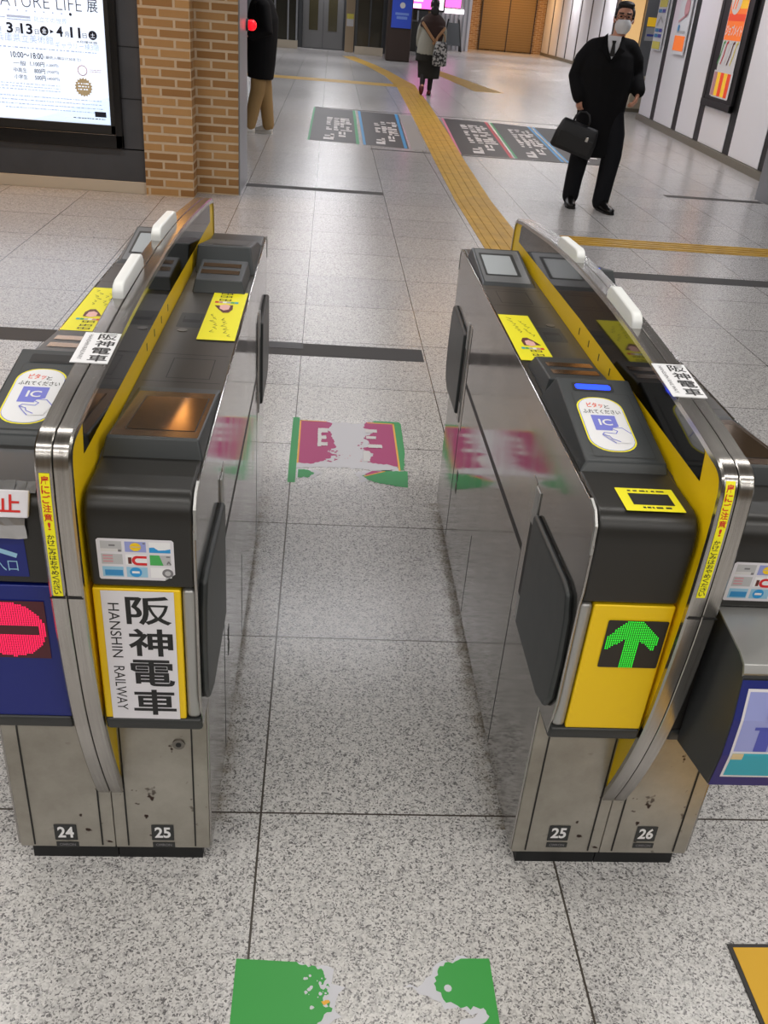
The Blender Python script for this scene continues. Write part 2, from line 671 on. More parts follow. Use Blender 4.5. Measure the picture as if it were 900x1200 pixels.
# people
mat('skin', (206, 150, 124), 0.5)
mat('hair', (22, 19, 18), 0.5)
mat('coat_black', (15, 15, 17), 0.85, spec=0.2)
mat('trouser_black', (22, 23, 27), 0.8, spec=0.2)
mat('shoe_black', (14, 13, 13), 0.3)
mat('shirt', (222, 222, 226), 0.7)
mat('mask_white', (226, 226, 228), 0.8)
mat('bag_black', (17, 17, 19), 0.55)
mat('coat_grey', (150, 148, 136), 0.85)
mat('shawl', (52, 34, 30), 0.85)
mat('strap_beige', (168, 128, 92), 0.8)
mat('skirt_dark', (28, 26, 20), 0.85)
mat('boot_red', (92, 26, 30), 0.5)
mat('tights', (24, 16, 16), 0.7)
mat('trouser_tan', (158, 128, 82), 0.8)
mat('shoe_white', (214, 212, 206), 0.6)
t = NT('bag_pattern', 0.7)
t.set('Base Color', t.ramp(t.noise(22, 3), [(0.46, lin((40, 40, 42))), (0.54, lin((170, 170, 168)))]))

# ------------------------------------------------------------------ structure
def struct(o):
    return tag(o, kind='structure')


struct(MB().box(-9, 15, -6, 47, -0.12, 0.0).build('floor', 'granite'))
struct(MB().box(-9, 15, -6, 47, CEIL, CEIL + 0.1).build('ceiling', 'ceiling_white'))
struct(MB().box(-9, 15, -6.2, -6, 0, CEIL).build('wall_behind', 'wall_beige'))

# dark inlaid strips of the floor
for k, (x0, x1, y0, y1, m) in enumerate(((-4.0, 0.51, 4.16, 4.335, 'strip_dark'), (1.88, 6.0, 5.99, 6.16, 'strip_dark'),
                                         (-0.69, 0.52, 8.38, 8.52, 'strip_dark'), (3.4, 4.4, 9.32, 9.45, 'strip_dark'))):
    struct(MB().box(x0, x1, y0, y1, -0.004, 0.0008, 0).build('trim_%d' % (k + 1), m))
struct(MB().box(-0.245, -0.075, 4.25, 4.338, 0.0, 0.0022).build('trim_5', 'strip_black'))

# wall with the poster display, its stone base
mb = MB()
mb.box(-6.0, -1.42, 7.745, 8.6, 0.085, CEIL)
struct(mb.build('wall_left', 'wall_tile_dark'))
mb = MB()
for z in (0.33, 0.695, 1.054, 1.41, 1.77, 2.13):
    mb.box(-1.585, -1.42, 7.743, 7.75, z - 0.004, z + 0.004)
mb.box(-6.0, -1.42, 7.743, 7.75, 0.325, 0.333)
struct(mb.build('trim_6', 'black_strip'))
struct(MB().box(-6.0, -1.42, 7.73, 8.6, 0, 0.088).build('baseboard_left', 'stone_base', bevel=0.004))

# brick pillar of two steps with a metal face
pil = thing('brick_pillar', 'yellow-brown brick pillar of two steps beside the dark wall with the lit poster', 'pillar', (-1.07, 8.2, 0))
xfp = lambda p: (p[0] + 1.07, p[1] - 8.2, p[2])
MB(xfp).box(-1.42, -1.045, 7.7, 8.66, 0, CEIL).build('brick_front', 'brick', pil)
MB(xfp).box(-1.045, -0.712, 7.93, 8.66, 0, CEIL).build('brick_step', 'brick', pil)
MB(xfp).box(-0.712, -0.70, 7.96, 8.66, 0.0, CEIL).build('metal_face', 'metal_grey', pil, bevel=0.002)
lamp = thing('alarm_lamp', 'small red alarm lamp glowing on the metal face of the brick pillar', 'lamp', (-0.66, 8.56, 1.24))
MB().disc((-0.04, 0, 0), 0.045, 'x', 0.02).build('base', 'metal_dark', lamp)
MB().ball((0.005, 0, 0), (0.04, 0.042, 0.042)).build('bulb', 'lamp_red', lamp, smooth=True)

# right wall: white panels between black strips
strip_y = (10.95, 12.32, 13.70, 14.92, 16.31)
def wall_x(y):
    return 5.02 + (y - 10.95) * (5.44 - 5.02) / (17.2 - 10.95)
def wallbox(mb, y0, y1, z0, z1, off, depth, mi=0):
    """a slab lying along the right wall, off = how far it stands out"""
    a, b = wall_x(y0), wall_x(y1)
    mb.hexa([(a - off, y0, z0), (a - off + depth, y0, z0), (b - off + depth, y1, z0), (b - off, y1, z0)],
            [(a - off, y0, z1), (a - off + depth, y0, z1), (b - off + depth, y1, z1), (b - off, y1, z1)], mi)
    return mb
mb = wallbox(MB(), 9.6, 17.25, 0.0, CEIL, -0.02, 0.4)
struct(mb.build('wall_right', 'black_strip'))
edges = [9.5] + list(strip_y) + [17.3]
k = 0
for a, b in zip(edges[:-1], edges[1:]):
    y0, y1 = a + (0.135 if a > 9.6 else 0.1), b - (0.135 if b < 17.3 else 0.05)
    mb = MB()
    if a == 12.32:
        wallbox(mb, y0, y1, 0.095, 0.56, -0.013, 0.05)
    else:
        wallbox(mb, y0, y1, 0.095, CEIL, -0.013, 0.05)
    k += 1
    struct(mb.build('trim_%d' % (10 + k), 'panel_white', bevel=0.002))
struct(wallbox(MB(), 9.6, 17.28, 0.0, 0.09, 0.02, 0.05).build('baseboard_right', 'stone_dark'))

# showcase of the shop, sunk into the right wall
def along(y, z, off):
    return Vector((wall_x(y) - off, y, z))
sc = thing('poster_showcase', 'black framed showcase with orange shop poster in the white panelled wall', 'showcase', along(13.0, 0, 0.03))
off0 = sc.location.copy()
xfs = lambda p: tuple(Vector(p) - off0)
mb = MB(xfs)
wallbox(mb, 12.42, 13.63, 0.60, CEIL, 0.024, 0.04)
mb.build('back_board', 'black_strip', sc)
mb = MB(xfs)
wallbox(mb, 12.40, 12.47, 0.58, CEIL, 0.03, 0.04)
wallbox(mb, 13.57, 13.65, 0.58, CEIL, 0.03, 0.04)
wallbox(mb, 12.40, 13.65, 0.575, 0.655, 0.045, 0.055)
mb.build('frame', 'black_strip', sc, bevel=0.004)
Uw = Vector((wall_x(12) - wall_x(13), -1, 0)).normalized()      # left to right as seen from the hall is towards the camera
d = Decal(along(13.36, 0, 0.026), Uw, (0, 0, 1), 0.004, 0.002)
d.rect(0.06, 0.70, 0.76, 2.3, 'poster_white')
d.rect(0.08, 1.38, 0.75, 2.25, 'poster_orange', 1)
d.rect(0.48, 1.74, 0.75, 1.95, 'amber', 2)
d.rect(0.08, 1.60, 0.75, 1.68, 'orange_red', 2)
d.text('ジョブメイト', 0.10, 1.43, 0.74, 1.56, 'white', 3, 0.03)
d.disc(0.30, 1.84, 0.2, 'white', 3, ry=0.17)
d.line([(0.2, 1.74), (0.28, 1.96)], 0.035, 'poster_orange', 4)
d.line([(0.3, 1.74), (0.38, 1.94)], 0.035, 'poster_orange', 4)
d.rect(0.0, 0.71, 0.78, 1.02, 'poster_white', 1)
for i, m in enumerate(('pale_pink', 'amber', 'orange_red', 'amber', 'orange_red')):
    d.rect(0.02 + 0.14 * i, 0.72, 0.15 + 0.14 * i, 1.0, m, 2)
rr = random.Random(3)
for i in range(5):
    u = 0.1 + 0.13 * i
    d.line([(u - 0.06, 1.10), (u, 1.2), (u + 0.04, 1.34), (u + 0.09, 1.36)], 0.03, ('leaf', 'red', 'white', 'brown_print', 'poster_yellow')[i], 2)
d.build('poster', sc, xfs)

# two paper posters on the white panels
for (ya, yb, lab, kinds) in ((17.05, 16.50, 'narrow blue and yellow notice poster on the white wall panel, beside the far corner', 0),
                             (15.72, 15.10, 'narrow pale poster with an orange foot on the white panel, next before the showcase', 1)):
    po = thing('wall_poster', lab, 'poster', along(ya, 1.11, 0.022))
    o0 = po.location.copy()
    xq = lambda p, o0=o0: tuple(Vector(p) - o0)
    mb = MB(xq)
    wallbox(mb, yb, ya, 1.11, 2.2, 0.032, 0.015)
    mb.build('board', 'poster_white', po)
    d = Decal(along(ya, 0, 0.034), Uw, (0, 0, 1), 0.003, 0.002)
    w = ya - yb
    if kinds == 0:
        d.rect(0.03, 1.13, w - 0.03, 1.24, 'poster_yellow', 1)
        d.rect(0.05, 1.74, w - 0.02, 2.1, 'poster_yellow', 1)
        for z in (1.30, 1.38, 1.66):
            d.rect(0.05, z, w * 0.5, z + 0.05, 'line_blue', 2)
            d.rect(w * 0.55, z, w - 0.05, z + 0.05, 'violet', 2)
        d.line([(0.1, 1.47), (w * 0.5, 1.6), (w - 0.1, 1.52)], 0.03, 'pale_grey', 2)
    else:
        d.rect(0.03, 1.16, w - 0.03, 1.36, 'poster_orange', 1)
        d.rect(0.03, 1.84, w - 0.02, 2.1, 'poster_yellow', 1)
        d.disc(0.15, 1.46, 0.05, 'line_blue', 2)
        d.disc(w - 0.2, 1.74, 0.13, 'pale_pink', 2)
        d.line([(0.08, 1.55), (w - 0.1, 1.66)], 0.03, 'pale_pink', 2)
        d.rect(0.1, 1.4, w - 0.08, 1.43, 'pale_grey', 2)
    d.build('print', po, xq)

# grey post and dark return at the right edge
struct(MB().box(4.42, 4.56, 9.25, 9.6, 0, CEIL).build('trim_20', 'metal_grey', bevel=0.006))
struct(MB().box(4.56, 5.4, 9.32, 9.62, 0, CEIL).build('trim_21', 'black_strip'))

# far right wall: white narrow panels
struct(MB().box(8.72, 9.1, 18.0, 44.0, 0, CEIL).build('wall_far_right', 'black_strip'))
yy = 27.2
pk = 0
while yy < 41.5:
    pk += 1
    struct(MB().box(8.712, 8.73, yy + 0.1, yy + 1.4, 0.1, CEIL).build('trim_%d' % (30 + pk), 'wall_white'))
    yy += 1.5
struct(MB().box(8.64, 8.73, 27.0, 41.9, 0, 0.1).build('baseboard_far_right', 'stone_dark'))

# lit shop front behind the end of the right wall
sh = thing('lit_kiosk', 'warm lit kiosk front with an orange sign, beyond the end of the white wall', 'kiosk', (7.9, 25.6, 0))
MB().box(-0.76, 0.9, 0.15, 0.3, 0.0, 2.6).build('wall', 'wall_beige', sh)
MB().box(-0.72, -0.12, 0.12, 0.16, 0.55, 2.3).build('window', 'warm_shop', sh)
MB().box(-0.1, 0.5, 0.0, 0.15, 0.0, 2.6).build('column', 'metal_grey', sh)
d = Decal((-0.02, -0.002, 0), (1, 0, 0), (0, 0, 1), 0.002, 0.002)
d.rect(0.0, 1.42, 0.34, 1.62, 'amber').rect(0.0, 1.10, 0.34, 1.40, 'pale_grey').rect(0.04, 1.2, 0.3, 1.25, 'violet', 1)
d.build('sign', sh)
ki = thing('display_counter', 'low cream counter with wire sides at the far end of the white wall', 'counter', (6.2, 18.6, 0))
MB().box(-0.55, 0.5, 0.0, 0.5, 0.05, 0.6).build('body', 'stone_base', ki, bevel=0.02)
MB().box(-0.6, 0.55, -0.03, 0.53, 0.0, 0.06).build('plinth', 'stone_dark', ki)

# far end wall: brick with a roller shutter
struct(MB().box(3.9, 9.2, 42.2, 42.6, 0, CEIL).build('wall_far', 'brick'))
st = thing('roller_shutter', 'brown roller shutter closed in the brick wall at the far end', 'shutter', (7.2, 42.1, 0))
MB().box(-1.1, -0.02, 0, 0.09, 0.05, 2.5).build('leaf', 'shutter', st)
MB().box(0.02, 1.05, 0, 0.09, 0.05, 2.5).build('leaf', 'shutter', st)
mb = MB()
for x in (-1.14, -0.02, 1.05):
    mb.box(x, x + 0.04, -0.02, 0.09, 0, 2.55)
mb.build('frame', 'dark_brown', st)

# shop with the pink screen
struct(MB().box(-9, 3.4, 41.5, 42.0, 0, CEIL).build('wall_far_left', 'shop_dark'))
sh2 = thing('shop_stand', 'dark shop counter with a bright lit tray, below the pink screen', 'counter', (2.9, 36, 0))
MB().box(-0.9, 0.9, 0, 0.6, 0, 0.92).build('body', 'shop_dark', sh2, bevel=0.02)
MB().box(-0.7, -0.25, -0.03, 0.3, 0.98, 1.05).build('tray', 'white_glow', sh2)
MB().box(-0.9, 0.9, -0.02, 0.62, 0.92, 0.97).build('worktop', 'door_grey', sh2)
ps = thing('lit_screen', 'large glowing pink screen behind the walking woman', 'screen', (3.0, 33.5, 1.35))
MB().box(-0.75, 0.62, 0.02, 0.14, -0.06, 1.1).build('frame', 'frame_black', ps, bevel=0.01)
d = Decal((-0.7, 0.018, 0), (1, 0, 0), (0, 0, 1), 0.004, 0.002)
d.rect(0, 0.0, 1.27, 1.04, 'pink_screen').rect(0.02, 0.01, 0.55, 0.13, 'white_glow', 1).rect(0.3, 0.2, 0.6, 0.3, 'white_glow', 1)
d.rect(1.13, 0.0, 1.27, 0.9, 'white_glow', 1)
d.build('display', ps)
MB().box(-0.2, 0.1, 0.03, 0.12, -1.35, -0.06).build('stand', 'metal_dark', ps)
struct(MB().box(3.75, 5.3, 39.5, 39.7, 0, CEIL).build('wall_shop_side', 'shop_white'))
mb = MB()
for i in range(9):
    mb.box(3.8 + 0.17 * i, 3.84 + 0.17 * i, 39.44, 39.5, 0.02, CEIL)
struct(mb.build('trim_60', 'metal_grey'))
d = Decal((4.0, 39.42, 0), (1, 0, 0), (0, 0, 1), 0.01, 0.01)
d.rect(0.25, 1.45, 0.85, 1.9, 'pink_screen').rect(0.2, 1.25, 1.0, 1.4, 'white_glow', 1)
tag(d.build('pink_reflection'), 'pink and white reflection painted as glowing patches on the striped wall by the brick', 'sign')  # pink reflection on the stripes, put in as glowing patches
ea = thing('easel_sign', 'black folding sign board standing before the striped shop wall', 'sign', (4.55, 38.6, 0))
for s in (-1, 1):
    MB().limb([(s * 0.34, -0.25, 0), (s * 0.2, 0, 1.05)], [0.035, 0.03], 8).build('leg', 'black_strip', ea)
    MB().limb([(s * 0.34, 0.25, 0), (s * 0.2, 0, 1.05)], [0.03, 0.03], 8).build('leg', 'black_strip', ea)
MB().hexa([(-0.3, -0.23, 0.2), (0.3, -0.23, 0.2), (0.3, -0.19, 0.2), (-0.3, -0.19, 0.2)], [(-0.2, -0.04, 0.95), (0.2, -0.04, 0.95), (0.2, 0.0, 0.95), (-0.2, 0.0, 0.95)]).build('board', 'metal_dark', ea)

# round-cornered brown pillar with the blue poster
pl = thing('brown_pillar', 'dark brown square pillar carrying a blue poster', 'pillar', (1.93, 29.3, 0))
MB().box(-0.36, 0.32, -0.3, 0.4, 0, CEIL).build('shaft', 'dark_brown', pl, bevel=0.03)
bp = Decal((1.66, 28.97, 0.85), (1, 0, 0), (0, 0, 1), 0.006, 0.003)
bp.slab(0, 0, 0.56, 1.35, 'blue_poster', 0.01).disc(0.29, 0.56, 0.075, 'board_white', 1)
bp.rect(0.1, 0.32, 0.48, 0.38, 'blue_pale', 1).rect(0.14, 0.22, 0.44, 0.29, 'blue_pale', 1).rect(0.02, 0.83, 0.54, 1.1, 'blue_pale', 1)
tag(bp.build('blue_poster'), 'blue poster with a pale round mark on the brown pillar', 'poster')

# elevator hall
struct(MB().box(-9, 1.75, 32.6, 33.2, 0, CEIL).build('wall_elevator', 'metal_dark'))
ev = thing('elevator_door', 'grey double elevator door with two long window panes', 'door', (-0.27, 32.5, 0))
for s in (-1, 1):
    lf = MB().box(min(0, s * 0.64) + 0.006, max(0, s * 0.64) - 0.006, 0.03, 0.09, 0.02, 2.2).build('leaf', 'door_grey', ev)
    x = s * 0.30
    MB().box(x - 0.14, x + 0.14, 0.02, 0.04, 0.52, 1.95).build('pane', 'door_glass', lf)
mb = MB()
mb.box(-0.76, -0.65, 0.0, 0.1, 0, 2.35)
mb.box(0.65, 0.72, 0.0, 0.1, 0, 2.35)
mb.box(-0.76, 0.72, 0.0, 0.1, 2.2, 2.35)
mb.build('frame', 'metal_dark', ev)
po = thing('beige_post', 'beige post with a yellow and white notice right of the elevator', 'post', (0.56, 31.9, 0))
MB().box(-0.13, 0.14, 0, 0.25, 0, CEIL).build('shaft', 'wall_beige', po)
d = Decal((-0.1, -0.001, 0), (1, 0, 0), (0, 0, 1), 0.004, 0.002)
d.rect(0.0, 0.72, 0.21, 0.92, 'board_white').rect(0.0, 0.92, 0.21, 1.06, 'poster_yellow')
d.build('notice', po)
gl = thing('glass_screen', 'dark glazed screen standing between the beige post and the brown pillar', 'glass screen', (1.15, 31.2, 0))
MB().box(-0.42, 0.44, 0, 0.3, 0, 0.22).build('base', 'stone_base', gl)
MB().box(-0.40, 0.42, 0.08, 0.12, 0.22, 2.5).build('pane', 'glass_dark', gl)
mb = MB()
for x in (-0.42, -0.02, 0.38):
    mb.box(x, x + 0.05, 0.05, 0.15, 0.22, 2.5)
mb.build('frame', 'metal_dark', gl)
gl2 = thing('glass_screen', 'dark glazed screen left of the elevator, behind the person in tan trousers', 'glass screen', (-1.45, 31.6, 0))
MB().box(-0.9, 0.42, 0, 0.3, 0, 0.22).build('base', 'stone_base', gl2)
MB().box(-0.88, 0.40, 0.08, 0.12, 0.22, 2.5).build('pane', 'glass_dark', gl2)
mb = MB()
for x in (-0.9, -0.3, 0.1, 0.36):
    mb.box(x, x + 0.05, 0.05, 0.15, 0.22, 2.5)
mb.build('frame', 'metal_grey', gl2)

# far left side closes the hall
struct(MB().box(-9.2, -9, -6, 47, 0, CEIL).build('wall_side', 'wall_beige'))
struct(MB().box(15, 15.2, -6, 47, 0, CEIL).build('wall_other_side', 'wall_beige'))

# ceiling lamps (fixtures that hold the lights above)
for (x, y) in LAMPS:
    cl = thing('ceiling_lamp', 'long white ceiling lamp in the rows over the hall', 'lamp', (x, y, CEIL), 0, 'ceiling lamps')
    MB().box(-0.66, 0.66, -0.14, 0.14, -0.06, 0).build('housing', 'ceiling_white', cl)

for (x, y) in ROWS:
    cl = thing('ceiling_lamp', 'slim ceiling lamp of the long rows over the ticket gates', 'lamp', (x, y, CEIL), 0, 'slim ceiling lamps')
    MB().box(-1.03, 1.03, -0.09, 0.09, -0.06, 0).build('housing', 'ceiling_white', cl)
wl = thing('added_lamp', 'added warm lamp, unseen high on the front of the brick pillar', 'lamp', (-1.22, 7.70, 1.98))  # unseen lamp added to give the gate window its orange reflection
MB().box(-0.14, 0.14, -0.02, 0.0, -0.12, 0.12).build('back_plate', 'metal_dark', wl)
MB().hexa([(-0.1, -0.12, -0.1), (0.1, -0.12, -0.1), (0.12, -0.02, -0.1), (-0.12, -0.02, -0.1)], [(-0.13, -0.16, 0.12), (0.13, -0.16, 0.12), (0.14, -0.02, 0.12), (-0.14, -0.02, 0.12)]).build('shade', 'added_glow', wl, bevel=0.01)

# ------------------------------------------------------------------ tactile paving and stickers of the floor
def ground(name, label, cat, quads, m, z=0.003, group=None):
    mb = MB()
    for q in quads:
        mb.prism(q, 'z', 0.0, z)
    return tag(mb.build(name, m), label, cat, group)

path = [(6.2, 1.165, 1.50), (8.45, 1.155, 1.49), (10.6, 1.19, 1.54), (13.6, 1.25, 1.635), (17.0, 1.31, 1.72), (20.1, 1.355, 1.76)]
mb = MB()
for (ya, a0, a1), (yb, b0, b1) in zip(path[:-1], path[1:]):
    mb.prism([(a0, ya), (a1, ya), (b1, yb), (b0, yb)], 'z', 0.0, 0.003)
    for k in range(4):
        f0, f1 = 0.12 + 0.22 * k, 0.20 + 0.22 * k
        mb.prism([(a0 + (a1 - a0) * f0, ya), (a0 + (a1 - a0) * f1, ya), (b0 + (b1 - b0) * f1, yb), (b0 + (b1 - b0) * f0, yb)], 'z', 0.003, 0.007)
tag(mb.build('tactile_paving', 'tactile'), 'long yellow tactile paving path running into the distance', 'tactile paving')
mb = MB()
mb.box(1.53, 5.6, 6.67, 6.955, 0, 0.003)
for y in (6.71, 6.78, 6.85, 6.92):
    mb.box(1.55, 5.6, y - 0.013, y + 0.013, 0.003, 0.007)
o = mb.build('tactile_paving', 'tactile')
tag(o, 'yellow tactile paving branch running to the right from behind the right gate', 'tactile paving')
o.location = (0, 0.25, 0)
mb = MB()
mb.box(-6, 1.355, 20.15, 20.8, 0, 0.003)
mb.prism([(1.36, 20.13), (1.765, 20.13), (1.78, 20.9), (1.62, 22.5), (1.46, 24.4), (1.22, 26.4), (0.68, 29.9), (0.34, 29.5), (0.92, 26.1), (1.25, 23.0)], 'z', 0, 0.003)
tag(mb.build('tactile_paving', 'tactile'), 'far yellow tactile paving that crosses the hall and curves to the elevator', 'tactile paving')
ground('tactile_paving', 'short yellow tactile paving diagonal right of the walking woman', 'tactile paving', [[(2.35, 27.5), (2.7, 27.5), (3.6, 20.6), (3.0, 20.6)]], 'tactile')
# the studded tile at the lower right corner
tt = thing('tactile_tile', 'studded yellow tactile tile at the lower right corner of the floor', 'tactile tile', (1.12, 0.755, 0))
MB().box(-0.30, 0.30, -0.30, 0.30, 0, 0.004).build('plate', 'tactile_gold', tt)
mb = MB()
mb.box(-0.308, 0.308, 0.30, 0.308, 0, 0.003)
mb.box(-0.308, -0.30, -0.30, 0.30, 0, 0.003)
mb.build('joint', 'strip_dark', tt)
for i in range(5):
    for j in range(5):
        MB().ball((-0.24 + 0.12 * i, 0.24 - 0.12 * j, 0.0035), (0.013, 0.013, 0.006), 12, 6).build('stud', 'tactile_gold', tt, smooth=True)


def ragged(pts, amp, n=6, seed=1, keep=()):
    """outline with torn edges; edges listed in keep stay straight"""
    r = random.Random(seed)
    out = []
    for i in range(len(pts)):
        a, b = Vector(pts[i]), Vector(pts[(i + 1) % len(pts)])
        out.append(tuple(a))
        if i in keep:
            continue
        nrm = Vector((-(b - a).y, (b - a).x)).normalized()
        k = max(2, int((b - a).length / (amp * 1.6)))
        for j in range(1, k):
            p = a + (b - a) * (j / k) + nrm * r.uniform(-amp, amp)
            out.append(tuple(p))
    return out


def specks(d, u0, v0, u1, v1, n, r0, r1, m, layer, seed):
    r = random.Random(seed)
    for q_ in range(n):
        u, v, s = r.uniform(u0, u1), r.uniform(v0, v1), r.uniform(r0, r1)
        k = r.randint(5, 7)
        d.poly([(u + s * r.uniform(0.5, 1.1) * math.cos(2 * math.pi * i / k), v + s * r.uniform(0.5, 1.1) * math.sin(2 * math.pi * i / k)) for i in range(k)], m, layer + q_ * 0.03)


# passage sticker, magenta and green, worn through in the middle
d = Decal((0, 0, 0), (1, 0, 0), (0, 1, 0), 0.0008, 0.0003)
d.rect(-0.09, 2.86, -0.063, 3.43, 'green_floor', 0)
d.poly(ragged([(-0.062, 2.975), (-0.062, 3.392), (0.04, 3.405), (0.165, 3.39), (0.30, 3.412), (0.312, 2.975), (0.20, 2.985), (0.075, 2.99)], 0.006, seed=4, keep=(0,)), 'residue', 0)
d.poly(ragged([(-0.056, 3.02), (-0.056, 3.398), (0.045, 3.398), (0.068, 3.385), (0.048, 3.33), (0.066, 3.27), (0.075, 3.22), (0.084, 3.17), (0.05, 3.12), (0.085, 3.10), (0.04, 3.05), (0.0, 3.015)], 0.006, seed=5, keep=(0, 1)), 'magenta', 1)
d.poly(ragged([(0.205, 3.415), (0.318, 3.405), (0.318, 3.02), (0.2, 3.045), (0.225, 3.12), (0.185, 3.16), (0.22, 3.2), (0.19, 3.26), (0.245, 3.33), (0.19, 3.36)], 0.006, seed=6, keep=(0, 1)), 'magenta', 1)
d.rect(-0.062, 3.015, -0.056, 3.402, 'orange_line', 2).rect(-0.062, 3.396, 0.045, 3.402, 'orange_line', 2)
d.rect(0.312, 2.985, 0.319, 3.41, 'orange_line', 2).rect(0.21, 3.402, 0.319, 3.41, 'orange_line', 2)
d.poly(ragged([(0.319, 2.99), (0.319, 3.41), (0.235, 3.41), (0.235, 3.428), (0.339, 3.428), (0.347, 3.41), (0.345, 3.13), (0.332, 2.99)], 0.003, seed=7, keep=(0, 1, 2, 3, 4, 5)), 'green_floor', 2)
d.poly(ragged([(0.148, 2.955), (0.19, 2.975), (0.252, 2.985), (0.295, 2.992), (0.26, 2.94), (0.17, 2.88), (0.165, 2.905)], 0.005, seed=8), 'residue', 0)
d.poly(ragged([(0.175, 2.935), (0.25, 2.978), (0.345, 2.985), (0.337, 2.855), (0.30, 2.862), (0.222, 2.885), (0.2, 2.90)], 0.003, seed=9, keep=(2, 3)), 'green_floor', 1)
d.poly([(0.185, 2.945), (0.215, 2.975), (0.26, 2.975), (0.2, 2.935)], 'magenta', 2)
d.line([(0.185, 2.93), (0.26, 2.975)], 0.006, 'orange_line', 3)
d.poly(ragged([(-0.06, 2.895), (-0.06, 2.968), (0.0, 2.965), (0.035, 2.945), (0.0, 2.90)], 0.006, seed=10, keep=(0,)), 'residue', 0)
d.poly(ragged([(-0.055, 2.90), (-0.055, 2.965), (-0.02, 2.962), (0.004, 2.94), (-0.012, 2.905)], 0.004, seed=11, keep=(0,)), 'green_floor', 1)
# remains of the white characters
for (u0, v0, u1, v1) in ((0.012, 3.16, 0.026, 3.32), (0.012, 3.29, 0.05, 3.33), (0.014, 3.23, 0.045, 3.26), (0.014, 3.17, 0.05, 3.2), (0.205, 3.17, 0.26, 3.2), (0.2, 3.31, 0.246, 3.34), (0.2, 3.25, 0.24, 3.275), (0.185, 3.05, 0.21, 3.14)):
    d.poly(ragged([(u0, v0), (u1, v0), (u1, v1), (u0, v1)], 0.002, seed=int(u0 * 999)), 'board_white', 3 + v0)
specks(d, 0.02, 3.03, 0.1, 3.13, 26, 0.003, 0.008, 'magenta', 2, 12)
specks(d, 0.17, 3.14, 0.22, 3.25, 12, 0.003, 0.008, 'magenta', 2, 13)
specks(d, 0.05, 3.05, 0.19, 3.1, 10, 0.002, 0.005, 'pale_pink', 2, 14)
tag(d.build('floor_sticker'), 'worn magenta and green floor sticker in the passage between the gates', 'floor sticker')

# green sticker at the bottom, torn into two
for (lab, big, white, sd) in (
        ('torn green floor sticker at the bottom edge, left half', [(-0.101, 0.82), (-0.101, 1.032), (0.0, 1.026), (0.05, 1.013), (0.062, 0.985), (0.06, 0.955), (0.07, 0.94), (0.045, 0.915), (0.0, 0.885), (-0.05, 0.86)],
         [(-0.02, 1.028), (0.072, 1.012), (0.068, 0.985), (0.092, 0.978), (0.075, 0.952), (0.085, 0.925), (0.04, 0.90), (-0.03, 0.86)], 21),
        ('torn green floor sticker at the bottom edge, right half', [(0.354, 0.84), (0.354, 1.033), (0.302, 1.033), (0.262, 1.018), (0.248, 0.985), (0.262, 0.955), (0.29, 0.94), (0.33, 0.94), (0.338, 0.925), (0.318, 0.905), (0.322, 0.87)],
         [(0.335, 1.036), (0.27, 1.03), (0.228, 0.985), (0.195, 0.978), (0.235, 0.962), (0.262, 0.938), (0.32, 0.932), (0.286, 0.918), (0.29, 0.87), (0.34, 0.87)], 22)):
    d = Decal((0, 0, 0), (1, 0, 0), (0, 1, 0), 0.0008, 0.0003)
    d.poly(ragged(white, 0.007, seed=sd), 'residue', 0)
    d.poly(ragged(big, 0.0035, seed=sd + 5, keep=(0, 1) if sd == 21 else (0, 1)), 'green_bright', 1)
    if sd == 21:
        specks(d, 0.02, 0.94, 0.062, 1.0, 22, 0.001, 0.005, 'residue', 2, 23)
        specks(d, 0.045, 0.955, 0.062, 0.99, 6, 0.004, 0.008, 'residue', 2, 24)
        d.poly(ragged([(0.055, 0.945), (0.065, 0.95), (0.062, 0.955), (0.05, 0.952)], 0.001, seed=3), 'orange_line', 3)
    else:
        d.disc(0.272, 0.976, 0.007, 'residue', 2, 9)
    tag(d.build('floor_sticker'), lab, 'floor sticker')

# guide boards printed on the floor of the concourse
def lerp(a, b, k):
    return a + (b - a) * k
def board(label, fl, nl, fr, nr, bars, seed, dense=1.0):
    """near and far edges as points; bars = (from, to, material) across"""
    d = Decal((0, 0, 0), (1, 0, 0), (0, 1, 0), 0.001, 0.0005)
    def Q(s, q):
        return (lerp(lerp(nl[0], nr[0], s), lerp(fl[0], fr[0], s), q), lerp(lerp(nl[1], nr[1], s), lerp(fl[1], fr[1], s), q))
    def R(s0, q0, s1, q1, m, layer):
        d.poly([Q(s0, q0), Q(s1, q0), Q(s1, q1), Q(s0, q1)], m, layer)
    R(0, 0, 1, 1, 'board_dark', 0)
    for s0, s1, m in bars:
        R(s0, 0, s1, 1, m, 1)
    r = random.Random(seed)
    # big characters near the near edge, then columns of smaller ones (printed to be read from the other side)
    for (s, q, ws, wq) in ((0.3, 0.05, 0.2, 0.05), (0.44, 0.1, 0.07, 0.1), (0.32, 0.13, 0.18, 0.03), (0.6, 0.14, 0.14, 0.04), (0.6, 0.2, 0.06, 0.07), (0.7, 0.2, 0.04, 0.07)):
        R(s, q, s + ws, q + wq, 'board_white', 2)
    q = 0.3
    while q < 0.85 * dense:
        for s in (0.34, 0.5, 0.64, 0.76):
            if r.random() < 0.85:
                a = r.uniform(0.06, 0.13)
                R(s, q, s + a, q + r.uniform(0.02, 0.042), 'board_white', 2)
        q += 0.05
    return tag(d.build('floor_guide_board'), label, 'floor sign', 'guide boards on the floor')

